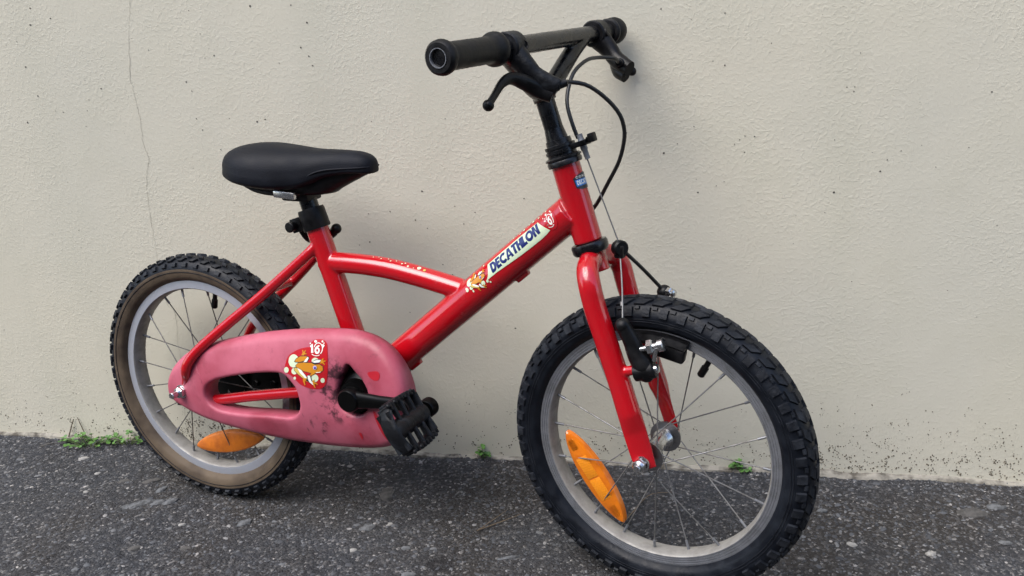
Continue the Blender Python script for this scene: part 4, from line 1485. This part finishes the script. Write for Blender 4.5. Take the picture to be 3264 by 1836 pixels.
# ---- stem and handlebar
mb = MB()
tube(mb, [axis_pt(.556), axis_pt(.640)], .0116, 26)
tube(mb, [axis_pt(.574), axis_pt(.590)], [.0140, .0118], 26)
sbuild(mb, 'stem', BLACK_PAINT)
BR, BL = V(.5710, -.215, .6878), V(.5720, .215, .6945)
def bar_pt(y):
    return BR + (BL - BR) * (y + .215) / .43
f = MB()
tube(f, [bar_pt(-.2130), bar_pt(.2130)], .0109, 26)
sh = axis_pt(.634)
for y_ in (-.098, .118):
    q = bar_pt(y_)
    tube(f, spline([sh + V(.0, 0, -.004), sh + V(.001, np.sign(y_) * .012, .001), sh * .72 + q * .28 + V(0, 0, -.006), sh * .3 + q * .7, q], 24), [.0112, .0112, .0108, .0104], 22)
tube(f, [sh - np.array(AX) * .012, sh + np.array(AX) * .010], .0140, 24)
hb = remeshed(f.xf(STEER), 'handlebar', BLACK_PAINT, bike, .0013, 5)
for s, (y0, y1) in ((-1, (-.215, -.100)), (1, (.188, .2165))):
    mb = MB()
    L = abs(y1 - y0)
    a_, b_ = (bar_pt(y0), bar_pt(y1)) if s < 0 else (bar_pt(y1), bar_pt(y0))
    if s < 0:
        prof = [(.006, .0092), (0, .0098), (-.001, .0108), (-.001, .0150), (.0015, .0175), (.006, .0182), (.010, .0172), (.0135, .0146), (.016, .0140)]
        prof += [(.018 + i * .0042, .0142 + .0004 * (i % 2)) for i in range(18)]
        prof += [(.098, .0150), (.1010, .0175), (.1055, .0190), (.1100, .0188), (.1140, .0165), (.115, .011)]
    else:
        prof = [(.004, 0), (-.001, .0108), (-.001, .0150), (.0015, .0172), (.006, .0180), (.013, .0178), (.017, .0160), (.019, .0150), (.022, .0170), (.026, .0174), (.0285, .0150), (.0285, .011)]
    lathe(mb, prof, a_, b_, 36)
    g = sbuild(mb, 'grip', GRIP)

# bare tube end showing inside the near grip
mb = MB()
lathe(mb, [(-.0012, .0100), (-.0012, .0092), (.030, .0090), (.030, 0)], bar_pt(-.2155), bar_pt(0), 28)
sbuild(mb, 'tube_end', [ALU_DARK])

def brake_lever(yc, s):
    """s=-1 near (right) lever, +1 far (left) lever; yc clamp position on the bar"""
    c_ = bar_pt(yc)
    mb = MB()
    bk = (BL - BR) / np.linalg.norm(BL - BR)
    lathe(mb, [(-.0115, .0108), (-.0115, .0155), (-.0095, .0172), (.0095, .0172), (.0115, .0155), (.0115, .0108)], c_, c_ + bk, 32)
    P = spline([c_ + V(.006, 0, -.008), c_ + V(.018, 0, -.020), c_ + V(.029, -s * .003, -.032), c_ + V(.043, -s * .008, -.041), c_ + V(.052, -s * .012, -.045)], 22)
    tube(mb, P, [.0150, .0125, .0110, .0112, .0105], 18, flat=[.80, .85, .85, .80, .70], ref=(0, 1, 0))
    # clamp screw
    n_ = V(.85, s * .38, .35)
    n_ /= np.linalg.norm(n_)
    lathe(mb, [(-.004, .0062), (.0025, .0062), (.0032, .0050), (.0012, .0040), (.0012, 0)], c_ + V(.0145, s * -.004, .001), c_ + V(.0145, s * -.004, .001) + n_, 18)
    # barrel where the cable leaves
    e = P[-1] - V(.004, 0, -.001) if s < 0 else P[-6] + V(0, -.007, .002)
    kx = V(.72, -s * .62, .25) if s < 0 else V(.25, -.95, .12)
    kx /= np.linalg.norm(kx)
    lathe(mb, [(-.006, .0062), (.004, .0062), (.005, .0050), (.014, .0046), (.0145, .003)], e, e + kx, 18)
    body = sbuild(mb, 'brake_lever', BLACK_WORN if s < 0 else BLACK)
    mb = MB()
    P2 = spline([c_ + V(.046, -s * .010, -.054), c_ + V(.034, -s * .004, -.048), c_ + V(.023, s * .010, -.038), c_ + V(.015, s * .026, -.032), c_ + V(.0125, s * .042, -.036), c_ + V(.0140, s * .062, -.047), c_ + V(.0170, s * .080, -.055)], 40)
    tube(mb, P2, [.0085, .0100, .0088, .0068, .0050, .0044, .0042], 16, flat=[.8, .75, .8, .9, .9, .9, .95], ref=(0, 1, 0))
    sphere(mb, P2[-1], .0063)
    mb.xf(STEER)
    build(mb, 'lever_blade', BLACK, body)
    return e + kx * .013
e_r = brake_lever(-.074, -1)
e_l = brake_lever(.152, 1)

# ---- cables
mb = MB()
tube(mb, spline([e_l, e_l + V(.001, -.014, .006), V(.6045, .088, .667), V(.6010, .060, .6655), V(.5970, .034, .654), V(.5975, .016, .636), V(.6005, .006, .618), V(.6085, .001, .598), V(.6165, 0, .580), hang_top + hk * .012], 60), .0024, 12)
sbuild(mb, 'brake_cable', CABLE)
mb = MB()
tube(mb, spline([e_r, V(.624, -.040, .6490), V(.639, -.022, .6440), V(.653, -.003, .6285), V(.6655, .009, .609), V(.6690, .016, .5900), V(.6660, .021, .5720), V(.6577, .025, .5490), V(.6425, .029, .5237), V(.6216, .031, .4900), V(.600, .029, .472), V(.560, .0255, .447), V(.50, .0248, .400), V(.40, .0248, .315)], 70), .0025, 12)
sbuild(mb, 'brake_cable', CABLE)

# ---- front cantilever brake
yoke = V(.6690, 0, .4496)
arm_n, arm_f = V(.6925, -.0485, .3690), V(.7065, .0500, .3830)
mb = MB()
tube(mb, [hang_bot, yoke + V(-.002, 0, .008)], .0009, 8)
sbuild(mb, 'brake_wire', WIRE)
mb = MB()
lathe(mb, [(-.006, 0), (-.006, .0085), (-.0045, .0098), (.0035, .0098), (.0055, .0080), (.0055, 0)], yoke, yoke + V(.75, -.62, .1), 24)
rbox(mb, yoke + V(0, 0, -.004), V(.006, 0, 0), V(0, .006, 0), V(0, 0, .008), .4)
sbuild(mb, 'cable_yoke', BLACK)
mb = MB()
tube(mb, spline([yoke + V(.001, -.002, -.008), (yoke + arm_n) / 2 + V(.001, 0, 0), arm_n + V(0, 0, .004)], 14), .0010, 8)
q = (yoke * .28 + arm_n * .72)
lathe(mb, [(-.0025, .001), (-.0025, .0022), (.0025, .0022), (.0025, .001)], q, arm_n, 10)
sbuild(mb, 'straddle_wire', WIRE)
mb = MB()
tube(mb, spline([yoke + V(.003, .004, -.004), (yoke + arm_f) / 2 + V(.001, 0, .002), arm_f + V(0, 0, .002)], 14), .0024, 10)
sbuild(mb, 'straddle_link', CABLE)
for s, top in ((-1, arm_n), (1, arm_f)):
    mb = MB()
    piv = V(.7215, s * .0475, .3175)
    P = spline([top + V(0, 0, .001), top * .7 + piv * .3 + V(.001, 0, 0), top * .35 + piv * .65 + V(-.001, 0, 0), piv + V(-.001, 0, .002), piv + V(0, 0, -.004)], 20)
    tube(mb, P, [.0092, .0096, .0112, .0132, .0115], 18, flat=.85, ref=(0, 1, 0))
    sphere(mb, P[0], .0094)
    sphere(mb, piv + V(0, 0, -.004), .0102)
    kx = V(.94, s * -.10, .31)
    kx /= np.linalg.norm(kx)
    lathe(mb, [(-.014, 0), (-.014, .0105), (.010, .0105), (.0115, .009), (.0115, 0)], piv, piv + kx, 24)
    arm = sbuild(mb, 'brake_arm', BLACK)
    mb = MB()
    lathe(mb, [(.0115, 0), (.0115, .0058), (.0145, .0054), (.0160, .0030), (.0160, 0)], piv, piv + kx, 16)
    nb = V(.7190, s * .0500, .3455)
    hexbolt(mb, nb + kx * .006, kx, .0092, .007)
    lathe(mb, [(.006, .0052), (.018, .0045), (.019, .0075), (.025, .0075), (.026, .006), (.026, 0)], nb, nb + kx, 16)
    lathe(mb, [(-.020, 0), (-.020, .0035), (.006, .0035)], nb, nb + kx, 12)
    tube(mb, [nb + kx * .016 + V(0, s * .004, 0), nb + kx * .016 - V(0, s * .022, 0)], .0032, 12)
    tube(mb, [nb + kx * .017 + V(0, s * .003, -.001), nb + kx * .014 + V(0, s * .002, -.017)], .0028, 10)
    mb.xf(STEER)
    build(mb, 'brake_bolt', STEEL, arm)
    mb = MB()
    C_ = V(WB, 0, RT)
    sec = [(.1465, .0142), (.1580, .0142), (.1590, .0165), (.1580, .0265), (.1500, .0290), (.1455, .0260), (.1450, .0165)]
    T_ = np.radians(np.linspace(99, 73, 18))
    for t in T_:
        for (r, y) in sec:
            mb.v.append(tuple(C_ + V(r * math.cos(t), s * y, r * math.sin(t))))
    ns = len(sec)
    for i in range(len(T_) - 1):
        for j in range(ns):
            j2 = (j + 1) % ns
            mb.f.append((i * ns + j, i * ns + j2, (i + 1) * ns + j2, (i + 1) * ns + j))
            mb.mi.append(0)
    mb.f += [tuple(range(ns)), tuple((len(T_) - 1) * ns + j for j in range(ns))]
    mb.mi += [0, 0]
    t = rad(79)
    rbox(mb, C_ + V(.1400 * math.cos(t), s * .0225, .1400 * math.sin(t)), V(-math.sin(t), 0, math.cos(t)) * .017, V(0, .0065, 0), V(math.cos(t), 0, math.sin(t)) * .0085, .45)
    mb.xf(STEER)
    build(mb, 'brake_pad', BLACK, arm)
# screws of the far arm showing above the tyre
mb = MB()
hexbolt(mb, V(.7125, .0470, .3850), V(.9, -.3, .1), .0065, .006)
lathe(mb, [(.006, .0045), (.010, .0045), (.011, .003), (.011, 0)], V(.7125, .0470, .3850), V(.7125, .0470, .3850) + V(.9, -.3, .1), 14)
sbuild(mb, 'cable_bolt', STEEL)

# ================================================================== WEEDS AND DRY STALKS
def leaf_mesh(name, m_, notch):
    mb = MB()
    n = 12
    vs = [(0, 0, 0)]
    for t in np.linspace(-2.5, 2.5, n):
        r = 1 - notch * math.exp(-(t / .35) ** 2)
        vs.append((.55 + .5 * r * math.cos(t) * 1.0, .48 * r * math.sin(t), .10 * math.sin(t) ** 2 + .04 * math.cos(3 * t)))
    vs.append((.52, 0, -.02))
    mb.add(vs, [(n + 1, i, i + 1) for i in range(1, n)] + [(0, 1, n + 1), (0, n + 1, n)])
    return mb.mesh(name, m_, 60, False)
LEAVES = [leaf_mesh('leaf', LEAF, .25), leaf_mesh('leaf', LEAF_DARK, .18), leaf_mesh('leaf', LEAF, .05)]
def weed(x, y, spread, height, n, size, label, flat=.5, group='weeds at the foot of the wall'):
    w = link('weed', None)
    w.location = (x, y, float(ground_h(np.array(x), np.array(y))))
    tag(w, label, 'weed', group)
    st = MB()
    for i in range(n):
        a = rng.uniform(0, 2 * PI)
        rr = spread * math.sqrt(rng.uniform(.02, 1))
        tip = V(rr * math.cos(a), min(-y - .004, rr * math.sin(a) * flat), height * rng.uniform(.25, 1) * (1 - .5 * rr / spread))
        root = V(tip[0] * .25, tip[1] * .3, -.002)
        tube(st, spline([root, (root + tip) / 2 + V(0, 0, height * .15), tip], 6), .0005, 5)
        b0 = rng.uniform(0, 2 * PI)
        for k in range(3):
            o = link('leaf', LEAVES[rng.integers(0, 3)], w)
            s_ = size * rng.uniform(.7, 1.25)
            o.scale = (s_, s_, s_)
            o.location = tip
            o.rotation_euler = (rng.uniform(-.5, .5), rng.uniform(-.55, .35), b0 + k * 2.1 + rng.uniform(-.25, .25))
    build(st, 'stem', STEM, w)
    return w
weed(-.335, -.026, .052, .028, 30, .0062, 'largest green clover-like weed left of the rear tyre')
weed(-.262, -.016, .034, .028, 18, .0060, 'low green weed touching the rear tyre at the wall foot')
weed(.398, -.006, .011, .024, 7, .0072, 'tiny bright green weed between the pedal and the front tyre')
weed(.818, -.006, .015, .026, 7, .0068, 'small green sprout seen through the front wheel spokes')

def stalk(name, pts, r, m_, label, cat):
    mb = MB()
    tube(mb, spline(pts, 16), [r, r, r * .5], 6)
    o = build(mb, name, m_)
    return tag(o, label, cat)
stalk('dry_twig', [(-.391, -.006, .001), (-.382, -.005, .020), (-.374, -.003, .038)], .0012, TWIG, 'dry brown twig standing against the wall above the large weed, leftmost of two', 'twig')
stalk('dry_twig', [(-.352, -.006, .002), (-.358, -.004, .022), (-.366, -.002, .044)], .0009, TWIG, 'thin dry twig leaning left against the wall above the large weed, rightmost of two', 'twig')
stalk('pine_needle', [(.437, -.211, .002), (.465, -.189, .003), (.493, -.163, .0025)], .0007, STRAW, 'longer dry pine needle on the asphalt left of the front tyre', 'pine needle')
stalk('pine_needle', [(.440, -.209, .003), (.456, -.181, .003), (.470, -.153, .002)], .0006, STRAW, 'shorter dry pine needle forking off the longer one on the asphalt', 'pine needle')
stalk('pine_needle', [(.637, -.196, .003), (.660, -.135, .0035), (.680, -.090, .003), (.712, -.077, .002)], .0008, STRAW, 'reddish dry pine needle on the asphalt inside the front wheel', 'pine needle')
